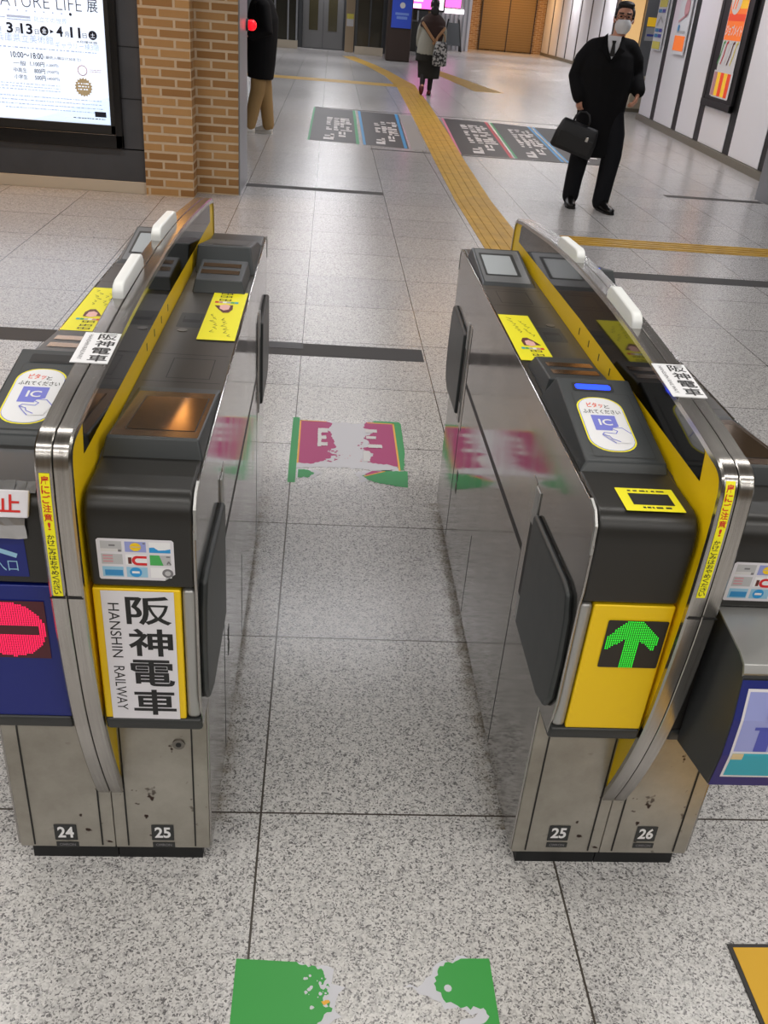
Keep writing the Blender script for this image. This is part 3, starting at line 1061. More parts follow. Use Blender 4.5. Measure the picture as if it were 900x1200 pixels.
board('dark floor guide board with green edges, leftmost of the row on the concourse floor', (-0.22, 15.2), (-0.23, 11.58), (0.41, 15.12), (0.385, 11.5), ((0.0, 0.04, 'line_green'), (0.94, 1.0, 'line_green')), 1, 0.8)
board('dark floor guide board between blue lines, left beside the yellow path', (0.45, 15.12), (0.43, 11.5), (1.07, 15.05), (0.965, 11.42), ((0.0, 0.06, 'line_blue'), (0.9, 0.97, 'line_blue')), 2, 0.8)
board('dark floor guide board between pink and red lines, right beside the yellow path', (1.72, 15.0), (1.54, 11.27), (2.42, 14.92), (2.19, 11.27), ((0.0, 0.05, 'line_pink'), (0.93, 0.99, 'line_red')), 3)
board('dark floor guide board with a green left edge, fourth along the row', (2.45, 14.9), (2.21, 11.27), (3.04, 14.7), (2.80, 11.24), ((0.0, 0.05, 'line_green'), (0.92, 0.98, 'line_blue')), 4)
board('floor guide board at the right end of the row, beside the walking man', (3.07, 14.7), (2.82, 11.23), (3.72, 14.64), (3.42, 11.2), ((0.0, 0.04, 'line_blue'),), 5, 0.6)
ground('floor_patch', 'plain grey floor strip between the blue lined board and the yellow path', 'floor marking', [[(1.0, 11.4), (1.17, 11.4), (1.27, 15.05), (1.08, 15.05)]], 'zone_grey', 0.001)
ground('floor_patch', 'plain grey floor strip between the yellow path and the pink lined board', 'floor marking', [[(1.58, 11.3), (1.54, 11.27), (1.72, 15.0), (1.68, 15.0)]], 'zone_grey', 0.001)
struct(MB().box(0.5, 3.45, 11.16, 11.23, -0.003, 0.0007).build('trim_61', 'strip_dark'))
struct(MB().box(-0.2, 3.6, 15.2, 15.28, -0.003, 0.0007).build('trim_62', 'strip_dark'))

# ------------------------------------------------------------------ lit poster display on the left wall
pd = thing('poster_display', 'large backlit exhibition poster in a black frame on the dark wall', 'poster display', (-2.5, 7.745, 0.33))
o1 = pd.location.copy()
xo = lambda p: tuple(Vector(p) - o1)
mb = MB(xo)
X0, X1, Z0, Z1 = -3.7, -1.58, 0.335, 2.45
for (a, b, c, e) in ((X0, X1, Z0, Z0 + 0.10), (X0, X1, Z1 - 0.1, Z1), (X0, X0 + 0.08, Z0, Z1), (X1 - 0.055, X1, Z0, Z1)):
    mb.box(a, b, 7.69, 7.745, c, e)
mb.build('frame', 'frame_black', pd, bevel=0.006)
mb = MB(xo)
for (a, b, c, e) in ((X0 + 0.07, X1 - 0.05, Z0 + 0.09, Z0 + 0.165), (X0 + 0.07, X1 - 0.05, Z1 - 0.17, Z1 - 0.09), (X0 + 0.07, X0 + 0.11, Z0, Z1 - 0.1), (X1 - 0.088, X1 - 0.05, Z0 + 0.1, Z1 - 0.1)):
    mb.box(a, b, 7.705, 7.745, c, e)
mb.build('inner_frame', 'black_cover', pd, bevel=0.004)
MB(xo).box(-3.6, -1.665, 7.725, 7.745, 0.49, 2.3).build('light_box', 'frame_black', pd)
d = Decal((-2.40, 7.7245, 0), (1, 0, 0), (0, 0, 1), 0.0015, 0.0008)
d.rect(-1.2, 0.49, 0.735, 2.3, 'poster_back')
d.poly([(0.1, 0.49), (0.735, 0.49), (0.735, 0.70)], 'poster_cyan', 1)
d.text('NATURE', -0.09, 1.262, 0.345, 1.345, 'poster_ink', 2, -0.02)
d.text('LIFE', 0.395, 1.262, 0.575, 1.345, 'poster_ink', 2, -0.02)
d.text('展', 0.612, 1.262, 0.69, 1.345, 'poster_ink', 2)
for i in range(8):
    d.rect(-0.02 + 0.063 * i, 1.233, -0.008 + 0.063 * i, 1.243, 'poster_pale', 2)
d.disc(0.49, 1.238, 0.01, 'poster_ink', 2)
d.text('見立ての世界', 0.22, 1.172, 0.46, 1.207, 'poster_pale', 2)
d.text('ー', -0.02, 1.185, 0.02, 1.192, 'poster_pale', 2)
d.rect(0.03, 1.175, 0.2, 1.182, 'poster_pale', 2).rect(0.03, 1.19, 0.2, 1.205, 'poster_pale', 2)
d.text('年', -0.05, 1.09, -0.015, 1.125, 'poster_ink', 2)
d.text('3', 0.02, 1.086, 0.066, 1.156, 'poster_ink', 2, 0.03)
d.text('月', 0.08, 1.09, 0.113, 1.125, 'poster_ink', 2)
d.text('13', 0.12, 1.086, 0.207, 1.156, 'poster_ink', 2, 0.03)
d.text('日', 0.222, 1.09, 0.25, 1.122, 'poster_ink', 2)
d.disc(0.29, 1.117, 0.031, 'poster_ink', 2)
d.text('金', 0.274, 1.10, 0.306, 1.134, 'poster_back', 3)
d.poly([(0.332, 1.102), (0.332, 1.13), (0.36, 1.116)], 'poster_ink', 2)
d.text('4', 0.378, 1.086, 0.425, 1.156, 'poster_ink', 2, 0.03)
d.text('月', 0.436, 1.088, 0.466, 1.122, 'poster_ink', 2)
d.text('11', 0.478, 1.086, 0.552, 1.156, 'poster_ink', 2, 0.03)
d.text('日', 0.566, 1.09, 0.596, 1.122, 'poster_ink', 2)
d.disc(0.64, 1.112, 0.031, 'poster_ink', 2)
d.text('土', 0.624, 1.096, 0.656, 1.128, 'poster_back', 3)
d.text('※月曜休館', 0.52, 1.055, 0.67, 1.072, 'poster_ink', 2)
d.text('兵庫県立美術館', -0.06, 1.03, 0.35, 1.085, 'poster_pale', 2)
d.text('ギャラリー棟3階', 0.36, 1.01, 0.68, 1.055, 'poster_pale', 2)
d.scribble(-0.05, 0.985, 0.66, 1.005, 1, 'poster_pale', 2, 0.008, random.Random(5))
d.text('10:00〜18:00', 0.03, 0.925, 0.265, 0.965, 'poster_ink', 2, 0.01)
d.text('（最終入場は17:30まで）', 0.275, 0.93, 0.54, 0.952, 'poster_ink', 2)
for z, a, b, c in ((0.872, '一般', '1,100円', '(1,000円)'), (0.826, '中高生', '800円', '(700円)'), (0.78, '小学生', '500円', '(400円)')):
    d.text(a, 0.04, z, 0.135, z + 0.032, 'poster_ink', 2)
    d.text(b, 0.165 if len(b) > 5 else 0.19, z, 0.268, z + 0.034, 'poster_ink', 2, 0.01)
    d.text(c, 0.28, z + 0.003, 0.37, z + 0.026, 'poster_ink', 2)
pts = [(0.545 + (0.068 if i % 2 else 0.056) * math.cos(math.pi * i / 18), 0.755 + (0.068 if i % 2 else 0.056) * math.sin(math.pi * i / 18)) for i in range(36)]
d.poly(pts, 'poster_tan', 2)
d.scribble(0.505, 0.73, 0.585, 0.79, 3, 'poster_back', 3, 0.008, random.Random(8))
d.disc(0.545, 0.87, 0.036, 'pale_pink', 2).disc(0.545, 0.87, 0.031, 'poster_back', 3)
d.scribble(0.6, 0.86, 0.69, 0.885, 2, 'pale_pink', 3, 0.004, random.Random(4))
d.scribble(-0.1, 0.70, 0.37, 0.76, 3, 'poster_pale', 2, 0.006, random.Random(6))
for i, z in enumerate((0.655, 0.628, 0.60, 0.572)):
    d.scribble(-0.2 + 0.05 * i, z, 0.68, z + 0.018, 1, 'poster_pale', 2, 0.007, random.Random(9 + i))
d.rect(0.615, 0.552, 0.70, 0.59, 'poster_ink', 3)
d.scribble(0.45, 0.53, 0.69, 0.545, 1, 'poster_ink', 2, 0.006, random.Random(2))
d.build('screen', pd, xo)

# ------------------------------------------------------------------ ticket gates
YC = 1.965                      # middle of the gates' length; each half is the other turned half round
RAIL_KEY = [(1.231, 0.195), (1.2055, 0.255), (1.178, 0.33), (1.154, 0.41), (1.136, 0.49), (1.121, 0.60), (1.112, 0.70), (1.1085, 0.80), (1.1105, 0.90), (1.115, 0.934),
            (1.123, 0.949), (1.138, 0.9585), (1.18, 0.9655), (1.35, 0.9815), (1.60, 1.0005), (1.78, 1.0085), (YC, 1.011)]


def spline(key, n=4):
    out = []
    for i in range(len(key) - 1):
        p0, p1, p2, p3 = (Vector(key[max(i - 1, 0)]), Vector(key[i]), Vector(key[i + 1]), Vector(key[min(i + 2, len(key) - 1)]))
        l0, l1, l2 = max((p1 - p0).length, 1e-6), (p2 - p1).length, max((p3 - p2).length, 1e-6)
        m1 = ((p2 - p1) / l1 * l0 + (p1 - p0) / l0 * l1) / (l0 + l1) if i else (p2 - p1) / l1
        m2 = ((p3 - p2) / l2 * l1 + (p2 - p1) / l1 * l2) / (l1 + l2) if i < len(key) - 2 else (p2 - p1) / l1
        for k in range(n):
            t = k / n
            h = (2 * t ** 3 - 3 * t ** 2 + 1, t ** 3 - 2 * t ** 2 + t, -2 * t ** 3 + 3 * t ** 2, t ** 3 - t ** 2)
            out.append(tuple(p1 * h[0] + m1 * (l1 * h[1]) + p2 * h[2] + m2 * (l1 * h[3])))
    return out + [key[-1]]


RAIL = spline(RAIL_KEY)
RAIL = RAIL + [(2 * YC - y, z) for y, z in RAIL[-2::-1]]


def inset(line, d):
    """shift an open outline towards its inside (to the right of its direction)"""
    out = []
    for i, p in enumerate(line):
        a, b = Vector(line[max(i - 1, 0)]), Vector(line[min(i + 1, len(line) - 1)])
        t = (b - a).normalized()
        out.append((p[0] + t.y * d, p[1] - t.x * d))
    return out


def mirror(poly):
    return [(2 * YC - y, z) for y, z in poly]


SIDE = [(1.237, 0.05), (1.237, 0.42), (1.165, 0.425), (1.152, 0.5), (1.148, 0.705), (1.143, 0.73), (1.142, 0.815), (1.152, 0.848), (1.172, 0.864), (1.19, 0.867)]
SIDE = SIDE + mirror(SIDE)[::-1]
CORE = [(1.24, 0.05), (1.24, 0.43), (1.2, 0.43), (1.2, 0.845), (1.29, 0.8655)]
CORE = CORE + mirror(CORE)[::-1]


def make_gate(cx, label, side_label):
    """one gate: two machines back to back round the guide rail. Returns the root"""
    root = thing('ticket_gate', label, 'ticket gate', (cx, YC, 0))
    A = lambda p: (p[0], p[1] - YC, p[2])            # passage on the left
    B = lambda p: (-p[0], -(p[1] - YC), p[2])        # the same machine turned half round
    near = lambda p: (p[0], p[1] - YC, p[2])
    for xf in (A, B):
        MB(xf).box(-0.162, -0.001, 1.25, 2 * YC - 1.25, 0, 0.052).build('plinth', 'rubber', root)
        MB(xf).box(-0.178, -0.0005, 1.235, 2 * YC - 1.235, 0.045, 0.425).build('base_cabinet', 'steel_base', root, bevel=0.002)
        sp = MB(xf).prism(SIDE, 'x', -0.1825, -0.1775).build('side_panel', 'steel_side', root, bevel=0.0015)
        MB(xf).prism(CORE, 'x', -0.1775, -0.022).build('body', 'top_plate', root)
        # grooves of the side panel
        g = MB(xf)
        xs = -0.1830
        g.box(xs, xs + 0.002, 1.53, 2 * YC - 1.50, 0.566, 0.582)
        for y in (1.532, 2 * YC - 1.50):
            g.box(xs, xs + 0.002, y - 0.0015, y + 0.0015, 0.055, 0.57)
        g.box(xs, xs + 0.002, 2.03, 2.033, 0.06, 0.30)
        g.build('groove', 'slot_dark', sp)
        m = MB(xf)
        m.box(xs - 0.0002, xs + 0.001, 2.345, 2.365, 0.295, 0.325).box(xs - 0.0002, xs + 0.001, 2.345, 2.365, 0.255, 0.285)
        m.build('mark', 'trim_dark', sp)
        # door flaps stored in the side
        for q, (ys, nm) in enumerate((((lambda y: y), 'front'), ((lambda y: 2 * YC - y), 'back'))):
            f = [(1.45, 0.45), (1.452, 0.695), (1.215, 0.706), (1.185, 0.70), (1.166, 0.66), (1.160, 0.58), (1.166, 0.5), (1.19, 0.462), (1.24, 0.445)]
            fl = MB(xf).prism([(ys(y), z) for y, z in f], 'x', -0.193, -0.180).build('flap_cover', 'flap_grey', root, bevel=0.007)
            h = MB(xf)
            a, b = sorted((ys(1.458), ys(1.49)))
            h.box(-0.186, -0.1815, a, b, 0.44, 0.735)
            h.build('hinge_strip', 'silver', fl, bevel=0.002)
            a, b = sorted((ys(1.462), ys(1.484)))
            MB(xf).box(-0.1868, -0.1855, a, b, 0.50, 0.66).build('slot', 'slot_dark', fl)
            e = MB(xf)
            a, b = sorted((ys(1.494), ys(1.528)))
            e.box(-0.1835, -0.182, a, b, 0.43, 0.738)
            e.build('frame_plate', 'steel_rail', fl, bevel=0.001)
        # upper front: black cover with rounded top edge (both ends of the machine)
        for end in (same, mirror):
            c = [(1.290, 0.712), (1.290, 0.869), (1.172, 0.8685), (1.158, 0.865), (1.147, 0.856), (1.1405, 0.842), (1.138, 0.82), (1.1445, 0.712)]
            cv = MB(xf).prism(end(c), 'x', -0.1785, -0.0265).build('front_cover', 'black_cover', root, bevel=0.006)
            k = MB(xf)
            k.prism(end([(1.19, 0.8715), (1.162, 0.866), (1.144, 0.848), (1.1415, 0.8), (1.148, 0.8), (1.152, 0.845), (1.166, 0.86), (1.19, 0.866)]), 'x', -0.1835, -0.1795)
            k.build('corner_strip', 'silver', cv)
            # lower front: coloured panel with a silver corner and dark sill
            p = end([(1.23, 0.446), (1.23, 0.7075), (1.146, 0.7075), (1.155, 0.446)])
            col = 'blue_panel' if (xf is A and end is same and side_label == 'stop') else ('black_cover' if (xf is B and end is mirror and side_label == 'go') else 'yellow')
            fp = MB(xf).prism(p, 'x', -0.157, -0.0265).build('front_panel', col, root, bevel=0.003)
            p2 = end([(1.23, 0.446), (1.23, 0.7075), (1.147, 0.7075), (1.156, 0.446)])
            MB(xf).prism(p2, 'x', -0.1795, -0.1575).build('corner_trim', 'silver', fp, bevel=0.008)
            s = end([(1.238, 0.414), (1.238, 0.447), (1.151, 0.447), (1.155, 0.425), (1.166, 0.414)])
            MB(xf).prism(s, 'x', -0.1815, -0.0265).build('sill', 'trim_dark', root, bevel=0.005)
            # base front: seams and plates
            y = 1.2342 if end is same else 2 * YC - 1.2342
            sm = MB(xf)
            for x in (-0.151, -0.0245):
                sm.box(x - 0.0013, x + 0.0013, y - 0.001, y + 0.001, 0.052, 0.414)
            sm.build('seam', 'slot_dark', root)
        # card reader block
        rb = MB(xf).hexa([(-0.1775, 1.286, 0.865), (-0.03, 1.286, 0.865), (-0.03, 1.605, 0.865), (-0.1775, 1.605, 0.865)],
                         [(-0.164, 1.299, 0.881), (-0.031, 1.299, 0.881), (-0.031, 1.555, 0.9258), (-0.166, 1.555, 0.9258)]).build('reader_block', 'reader_grey', root, bevel=0.004)
        S = (0.9258 - 0.881) / (1.555 - 1.299)
        d = Decal((0, 1.299, 0.881), (1, 0, 0), (0, 1, S), 0.0004, 0.0003)
        d.rect(-0.150, 0.012, -0.045, 0.208, 'trim_dark', 0, 0.004).rect(-0.148, 0.014, -0.047, 0.206, 'reader_grey', 1, 0.004)
        lit = 'led_blue' if (side_label == 'go') else 'slot_dark'
        d.rect(-0.143, 0.214, -0.068, 0.242, 'slot_dark', 1, 0.004).rect(-0.138, 0.219, -0.073, 0.237, lit, 2, 0.006)
        cxo, cyo, w, h = -0.108, 0.110, 0.041, 0.083
        if xf is B:
            d.build('card_pad', rb, xf)
            d = Decal((0, 1.299, -5), (1, 0, 0), (0, 1, S), 0.0004, 0.0003)
        d.rect(cxo - w, cyo - h, cxo + w, cyo + h, 'yellow_sticker', 1 + 1, 0.036).rect(cxo - w + 0.0025, cyo - h + 0.0025, cxo + w - 0.0025, cyo + h - 0.0025, 'ink_blue', 3, 0.035)
        d.rect(cxo - w + 0.0033, cyo - h + 0.0033, cxo + w - 0.0033, cyo + h - 0.0033, 'white', 4, 0.0345)
        d.text('ピタッ', cxo - 0.022, cyo + 0.048, cxo + 0.006, cyo + 0.064, 'ink_orange', 5, 0.02)
        d.text('と', cxo + 0.008, cyo + 0.047, cxo + 0.017, cyo + 0.058, 'ink', 5, 0.01)
        d.text('ふれてください', cxo - 0.033, cyo + 0.029, cxo + 0.033, cyo + 0.042, 'ink', 5, 0.01)
        d.rect(cxo - 0.022, cyo - 0.022, cxo + 0.020, cyo + 0.024, 'ink_blue', 5)
        d.text('IC', cxo - 0.012, cyo - 0.007, cxo + 0.011, cyo + 0.012, 'white', 6, 0.02)
        d.poly([(cxo + 0.006, cyo - 0.016), (cxo + 0.02, cyo - 0.01), (cxo + 0.036, cyo - 0.03), (cxo + 0.028, cyo - 0.058), (cxo + 0.006, cyo - 0.06), (cxo - 0.006, cyo - 0.04), (cxo - 0.012, cyo - 0.03), (cxo + 0.006, cyo - 0.026)], 'white', 7)
        d.line([(cxo + 0.036, cyo - 0.03), (cxo + 0.024, cyo - 0.014), (cxo + 0.008, cyo - 0.014), (cxo + 0.006, cyo - 0.019), (cxo + 0.014, cyo - 0.024), (cxo + 0.010, cyo - 0.032), (cxo - 0.010, cyo - 0.03), (cxo - 0.014, cyo - 0.036), (cxo - 0.003, cyo - 0.04), (cxo + 0.0, cyo - 0.048), (cxo + 0.012, cyo - 0.055)], 0.0016, 'ink_blue', 8)
        d.line([(cxo - 0.014, cyo - 0.036), (cxo - 0.004, cyo - 0.05), (cxo + 0.004, cyo - 0.06)], 0.0014, 'ink_blue', 8)
        if xf is A:
            d.build('card_sticker', rb, xf)
        # block with two dark slots behind the reader
        vb = MB(xf).hexa([(-0.170, 1.606, 0.865), (-0.045, 1.606, 0.865), (-0.045, 1.778, 0.865), (-0.170, 1.778, 0.865)],
                         [(-0.164, 1.607, 0.903), (-0.048, 1.607, 0.903), (-0.050, 1.757, 0.893), (-0.160, 1.757, 0.893)]).build('sensor_block', 'reader_grey', root, bevel=0.003)
        d = Decal((0, 1.607, 0.903), (1, 0, 0), (0, 1, -0.0667), 0.0005, 0.0003)
        d.rect(-0.150, 0.030, -0.058, 0.058, 'glass_bronze', 1).rect(-0.150, 0.080, -0.058, 0.108, 'glass_bronze', 1)
        d.build('sensor_window', vb, xf)
        # far end: sloped display
        # in world terms the rise faces the far end of this machine
        dp = MB(xf).hexa([(-0.178, 2.37, 0.865), (-0.030, 2.37, 0.865), (-0.026, 2.668, 0.865), (-0.180, 2.668, 0.865)],
                         [(-0.172, 2.40, 0.869), (-0.036, 2.40, 0.869), (-0.034, 2.655, 0.898), (-0.172, 2.655, 0.898)]).build('display_block', 'reader_grey', root, bevel=0.004)
        Sd = (0.898 - 0.869) / (2.655 - 2.40)
        d = Decal((0, 2.40, 0.869), (1, 0, 0), (0, 1, Sd), 0.0005, 0.0003)
        if xf is A:
            d.rect(-0.166, 0.0, -0.042, 0.245, 'screen_frame', 0, 0.006).rect(-0.158, 0.045, -0.060, 0.215, 'trim_dark', 1, 0.004).rect(-0.152, 0.055, -0.070, 0.200, 'screen_grey', 2, 0.003)
        else:
            d.rect(-0.170, 0.004, -0.038, 0.252, 'bezel_reflection', -1, 0.003)
            d.rect(-0.163, 0.035, -0.055, 0.222, 'slot_dark', 0, 0.002).rect(-0.1615, 0.037, -0.0565, 0.220, 'glass_bronze', 1, 0.002)
        d.build('display_window', dp, xf)
        # flat covers in the middle: seams, recess, lock
        d = Decal((0, 0, 0.8655), (1, 0, 0), (0, 1, 0), 0.0003, 0.0003)
        for y in (2.20, 2.345):
            d.rect(-0.172, y - 0.001, -0.03, y + 0.001, 'slot_dark', 0)
        d.build('cover_seams', root, xf)
        d = Decal((0, 0, 0.8655), (1, 0, 0), (0, 1, 0), 0.0003, 0.0003)
        for (u0, v0, u1, v1) in ((-0.15, 2.222, -0.07, 2.224), (-0.15, 2.325, -0.07, 2.327), (-0.15, 2.222, -0.1485, 2.327), (-0.0715, 2.222, -0.07, 2.327)):
            d.rect(u0, v0, u1, v1, 'slot_dark', 0)
        d.build('hatch_outline', root, xf)
        d = Decal((0, 0, 0.8655), (1, 0, 0), (0, 1, 0), 0.0003, 0.0003)
        d.rect(-0.100, 1.935, -0.045, 2.035, 'trim_dark', 0, 0.004).rect(-0.092, 1.957, -0.054, 2.002, 'slot_dark', 1, 0.003).rect(-0.09, 1.957, -0.056, 1.982, 'trim_dark', 2)
        d.build('recess', root, xf)
        MB(xf).disc((-0.062, 2.055, 0.8655), 0.0105, 'z', 0.0012).build('lock', 'lock', root)

    # ---- guide rail
    xr = near
    rail_in = inset(RAIL, 0.010)
    body_poly = rail_in + [(2 * YC - 1.25, 0.2), (2 * YC - 1.25, 0.8), (1.25, 0.8), (1.25, 0.2)][0:0]
    core = MB(xr).prism(rail_in, 'x', -0.0205, 0.0205).build('rail_core', 'yellow', root)
    # black screens on both sides, above the yellow band
    up = [(1.196, 0.905), (1.203, 0.949)] + [(y, z) for y, z in inset(RAIL, 0.0105) if 1.21 < y < 2 * YC - 1.21 and z > 0.9] + [(2 * YC - 1.203, 0.949), (2 * YC - 1.196, 0.905), (2.34, 0.908), (YC, 0.912), (1.59, 0.908)]
    for s in (-1, 1):
        sc_ = MB(xr).prism(up, 'x', s * 0.0203, s * 0.0212).build('black_screen', 'gloss_black', root)
        mk = MB(xr)
        for y in (1.70, 1.785, 1.87, 1.955):
            mk.box(*sorted((s * 0.0204, s * 0.0208)), y - 0.003, y + 0.003, 0.880, 0.895)
        mk.build('sensor_slit', 'slot_dark', core)
    # steel capping of two bands
    for x0, x1 in ((-0.0243, -0.0007), (0.0007, 0.0243)):
        outer, inner = RAIL, inset(RAIL, 0.012)
        m = MB(xr)
        e = 0.003
        rings = []
        for (oy, oz), (iy, iz) in zip(outer, inner):
            ddy, ddz = (iy - oy) / 0.012, (iz - oz) / 0.012
            rings.append([(x0, oy + ddy * e, oz + ddz * e), (x0 + e, oy, oz), (x1 - 0.0012, oy, oz), (x1, oy + ddy * 0.0012, oz + ddz * 0.0012), (x1, iy, iz), (x0, iy, iz)]
                         if x0 < 0 else
                         [(x0, oy + ddy * 0.0012, oz + ddz * 0.0012), (x0 + 0.0012, oy, oz), (x1 - e, oy, oz), (x1, oy + ddy * e, oz + ddz * e), (x1, iy, iz), (x0, iy, iz)])
        m.loft(rings)
        cap = m.build('rail_cap', 'steel_rail', root, smooth=False)
        for p in cap.data.polygons:
            p.use_smooth = True
        en = cap.modifiers.new('Edges', 'EDGE_SPLIT')
        en.split_angle = math.radians(32)
        j = MB(xr)
        j.box(x0 + 0.0004, x1 - 0.0004, 1.1085, 1.1105, 0.7125, 0.7142)
        j.build('joint', 'slot_dark', cap)
    MB(xr).prism(inset(RAIL, 0.004), 'x', -0.0008, 0.0008).build('rail_gap', 'slot_dark', root)
    # strip below the rail on the base front
    return root


def top_z(y):
    for (a, b), (c, d2) in zip(RAIL[:-1], RAIL[1:]):
        if a <= y <= c and c > a and b > 0.9:
            return b + (d2 - b) * (y - a) / (c - a)
    return 1.0


def bumpers(root, spans, x):
    for (y0, y1) in spans:
        z0, z1 = top_z(y0), top_z(y1)
        b = MB(lambda p: (p[0], p[1] - YC, p[2]))
        r0, r1 = [], []
        n = len(((0, 0),))
        prof = [(y0, z0 - 0.004), (y0, z0 + 0.014), (y0 + 0.010, z0 + 0.024), (y0 + 0.026, z0 + 0.028), (y1 - 0.026, z1 + 0.028), (y1 - 0.010, z1 + 0.024), (y1, z1 + 0.014), (y1, z1 - 0.004)]
        b.prism(prof, 'x', x - 0.0105, x + 0.0105)
        b.build('sensor_cover', 'white_plastic', root, bevel=0.0045)


def rail_label(root, y0, y1, u0, u1):
    za, zb = top_z(y0), top_z(y1)
    d = Decal((0, y0 - YC, za), (1, 0, 0), (0, y1 - y0, zb - za), 0.0012, 0.0003)
    L = math.hypot(y1 - y0, zb - za)
    d.slab(u0, 0, u1, L, 'white')
    w = u1 - u0
    d.column('阪神電車', u0 + w * 0.42, u0 + w * 0.94, L * 0.98, L * 0.03, 'ink', 1, 0.015)
    d.text('HANSHIN RAILWAY', u0 + w * 0.14, L * 0.1, u0 + w * 0.26, L * 0.92, 'ink_grey', 1, 0, 1)
    d.build('rail_sticker', root)


def rail_y(z):
    """front of the rail at height z"""
    for (ya, za), (yb, zb) in zip(RAIL[:-1], RAIL[1:]):
        if za <= z <= zb and zb > za:
            return ya + (yb - ya) * (z - za) / (zb - za)
    return RAIL[0][0]


class RailDecal(Decal):
    """print that follows the bent front of the rail; v is the height"""
    def P(self, u, v, layer):
        return Vector((u, rail_y(v) - YC - self.lift - self.step * layer, v))


def caution(root, u0, u1, ztop, zbot):
    d = RailDecal((0, 0, 0), (1, 0, 0), (0, 0, 1), 0.0006, 0.0003)
    L = ztop - zbot
    for k in range(24):
        d.rect(u0, zbot + L * k / 24, u1, zbot + L * (k + 1) / 24, 'yellow_sticker', 0)
    d.column('扉にご注意!', u0 + 0.0015, u1 - 0.0015, zbot + L * 0.985, zbot + L * 0.56, 'ink_red', 1, 0.02)
    d.column('かけこみはおやめください', u0 + 0.002, u1 - 0.002, zbot + L * 0.53, zbot + L * 0.015, 'ink', 1, 0.012)
    d.build('caution_sticker', root)


def top_sticker(root, x0, x1, y0, y1, flip, seed):
    """yellow notice on the top plate: illegible handwriting, a small drawn head, coloured band and big characters"""
    d = Decal((x0, y0 - YC, 0.8672), (1, 0, 0), (0, 1, 0), 0.0006, 0.0002)
    W, L = x1 - x0, y1 - y0
    d.rect(0, 0, W, L, 'yellow_sticker', 0)
    T = (lambda u, v: (W - u, L - v)) if flip else (lambda u, v: (u, v))
    def rect(u0, v0, u1, v1, m, la):
        (a, b), (c, e) = T(u0, v0), T(u1, v1)
        d.rect(min(a, c), min(b, e), max(a, c), max(b, e), m, la)
    r = random.Random(seed)
    for col in (0.2, 0.55):
        v = L * (0.93 if col == 0.2 else 0.86)
        for i in range(6):
            u = W * col + r.uniform(-0.004, 0.006) + i * W * 0.03
            a = r.uniform(0.006, 0.014)
            d.line([T(u, v), T(u + a, v - r.uniform(0, 0.012)), T(u + a * 0.4, v - 0.014)], 0.0014, 'ink', 2)
            v -= L * 0.062
    d.poly([T(W * 0.33 + W * 0.44 * a, L * (0.30 + b * 0.17)) for a, b in ((0, 0), (-0.05, 0.55), (0.15, 0.95), (0.5, 1.0), (0.85, 0.6), (1.2, 0.1), (0.8, 0.12), (0.5, 0.0))], 'brown_print', 2)
    d.poly([T(W * 0.40 + W * 0.30 * a, L * (0.30 + b * 0.12)) for a, b in ((0, 0.1), (0.05, 0.8), (0.5, 1.0), (0.95, 0.7), (1.0, 0.1), (0.5, -0.1))], 'skin_print', 3)
    for i, m in enumerate(('teal', 'leaf', 'pale_grey', 'white', 'pale_pink', 'red')):
        rect(W * (0.2 + 0.115 * i), L * 0.225, W * (0.305 + 0.115 * i), L * 0.262, m, 2)
    for i, v in enumerate((0.16, 0.085, 0.02)):
        ru = [(0.42, 0.012, 0.78, 0.016), (0.42, 0.040, 0.78, 0.044), (0.44, 0.012, 0.47, 0.044), (0.74, 0.012, 0.77, 0.044), (0.57, 0.01, 0.6, 0.05)]
        for (a, b, c, e) in ru:
            rect(W * a, L * v + L * b, W * c, L * v + L * e + 0.001, 'ink', 2)
    d.build('notice_sticker', root)


def number_plate(root, u, v, txt):
    d = Decal((u, 1.235 - YC, v), (1, 0, 0), (0, 0, 1), 0.0008, 0.0003)
    d.rect(0, 0, 0.042, 0.042, 'trim_dark', 0, 0.002)
    d.text(txt, 0.006, 0.007, 0.036, 0.036, 'white', 1, 0.03)
    d.rect(0.001, -0.019, 0.043, -0.005, 'trim_dark', 0, 0.001)
    d.text('OMRON', 0.007, -0.0155, 0.037, -0.0085, 'ink_grey', 1, 0.02)
    d.build('number_plate', root)


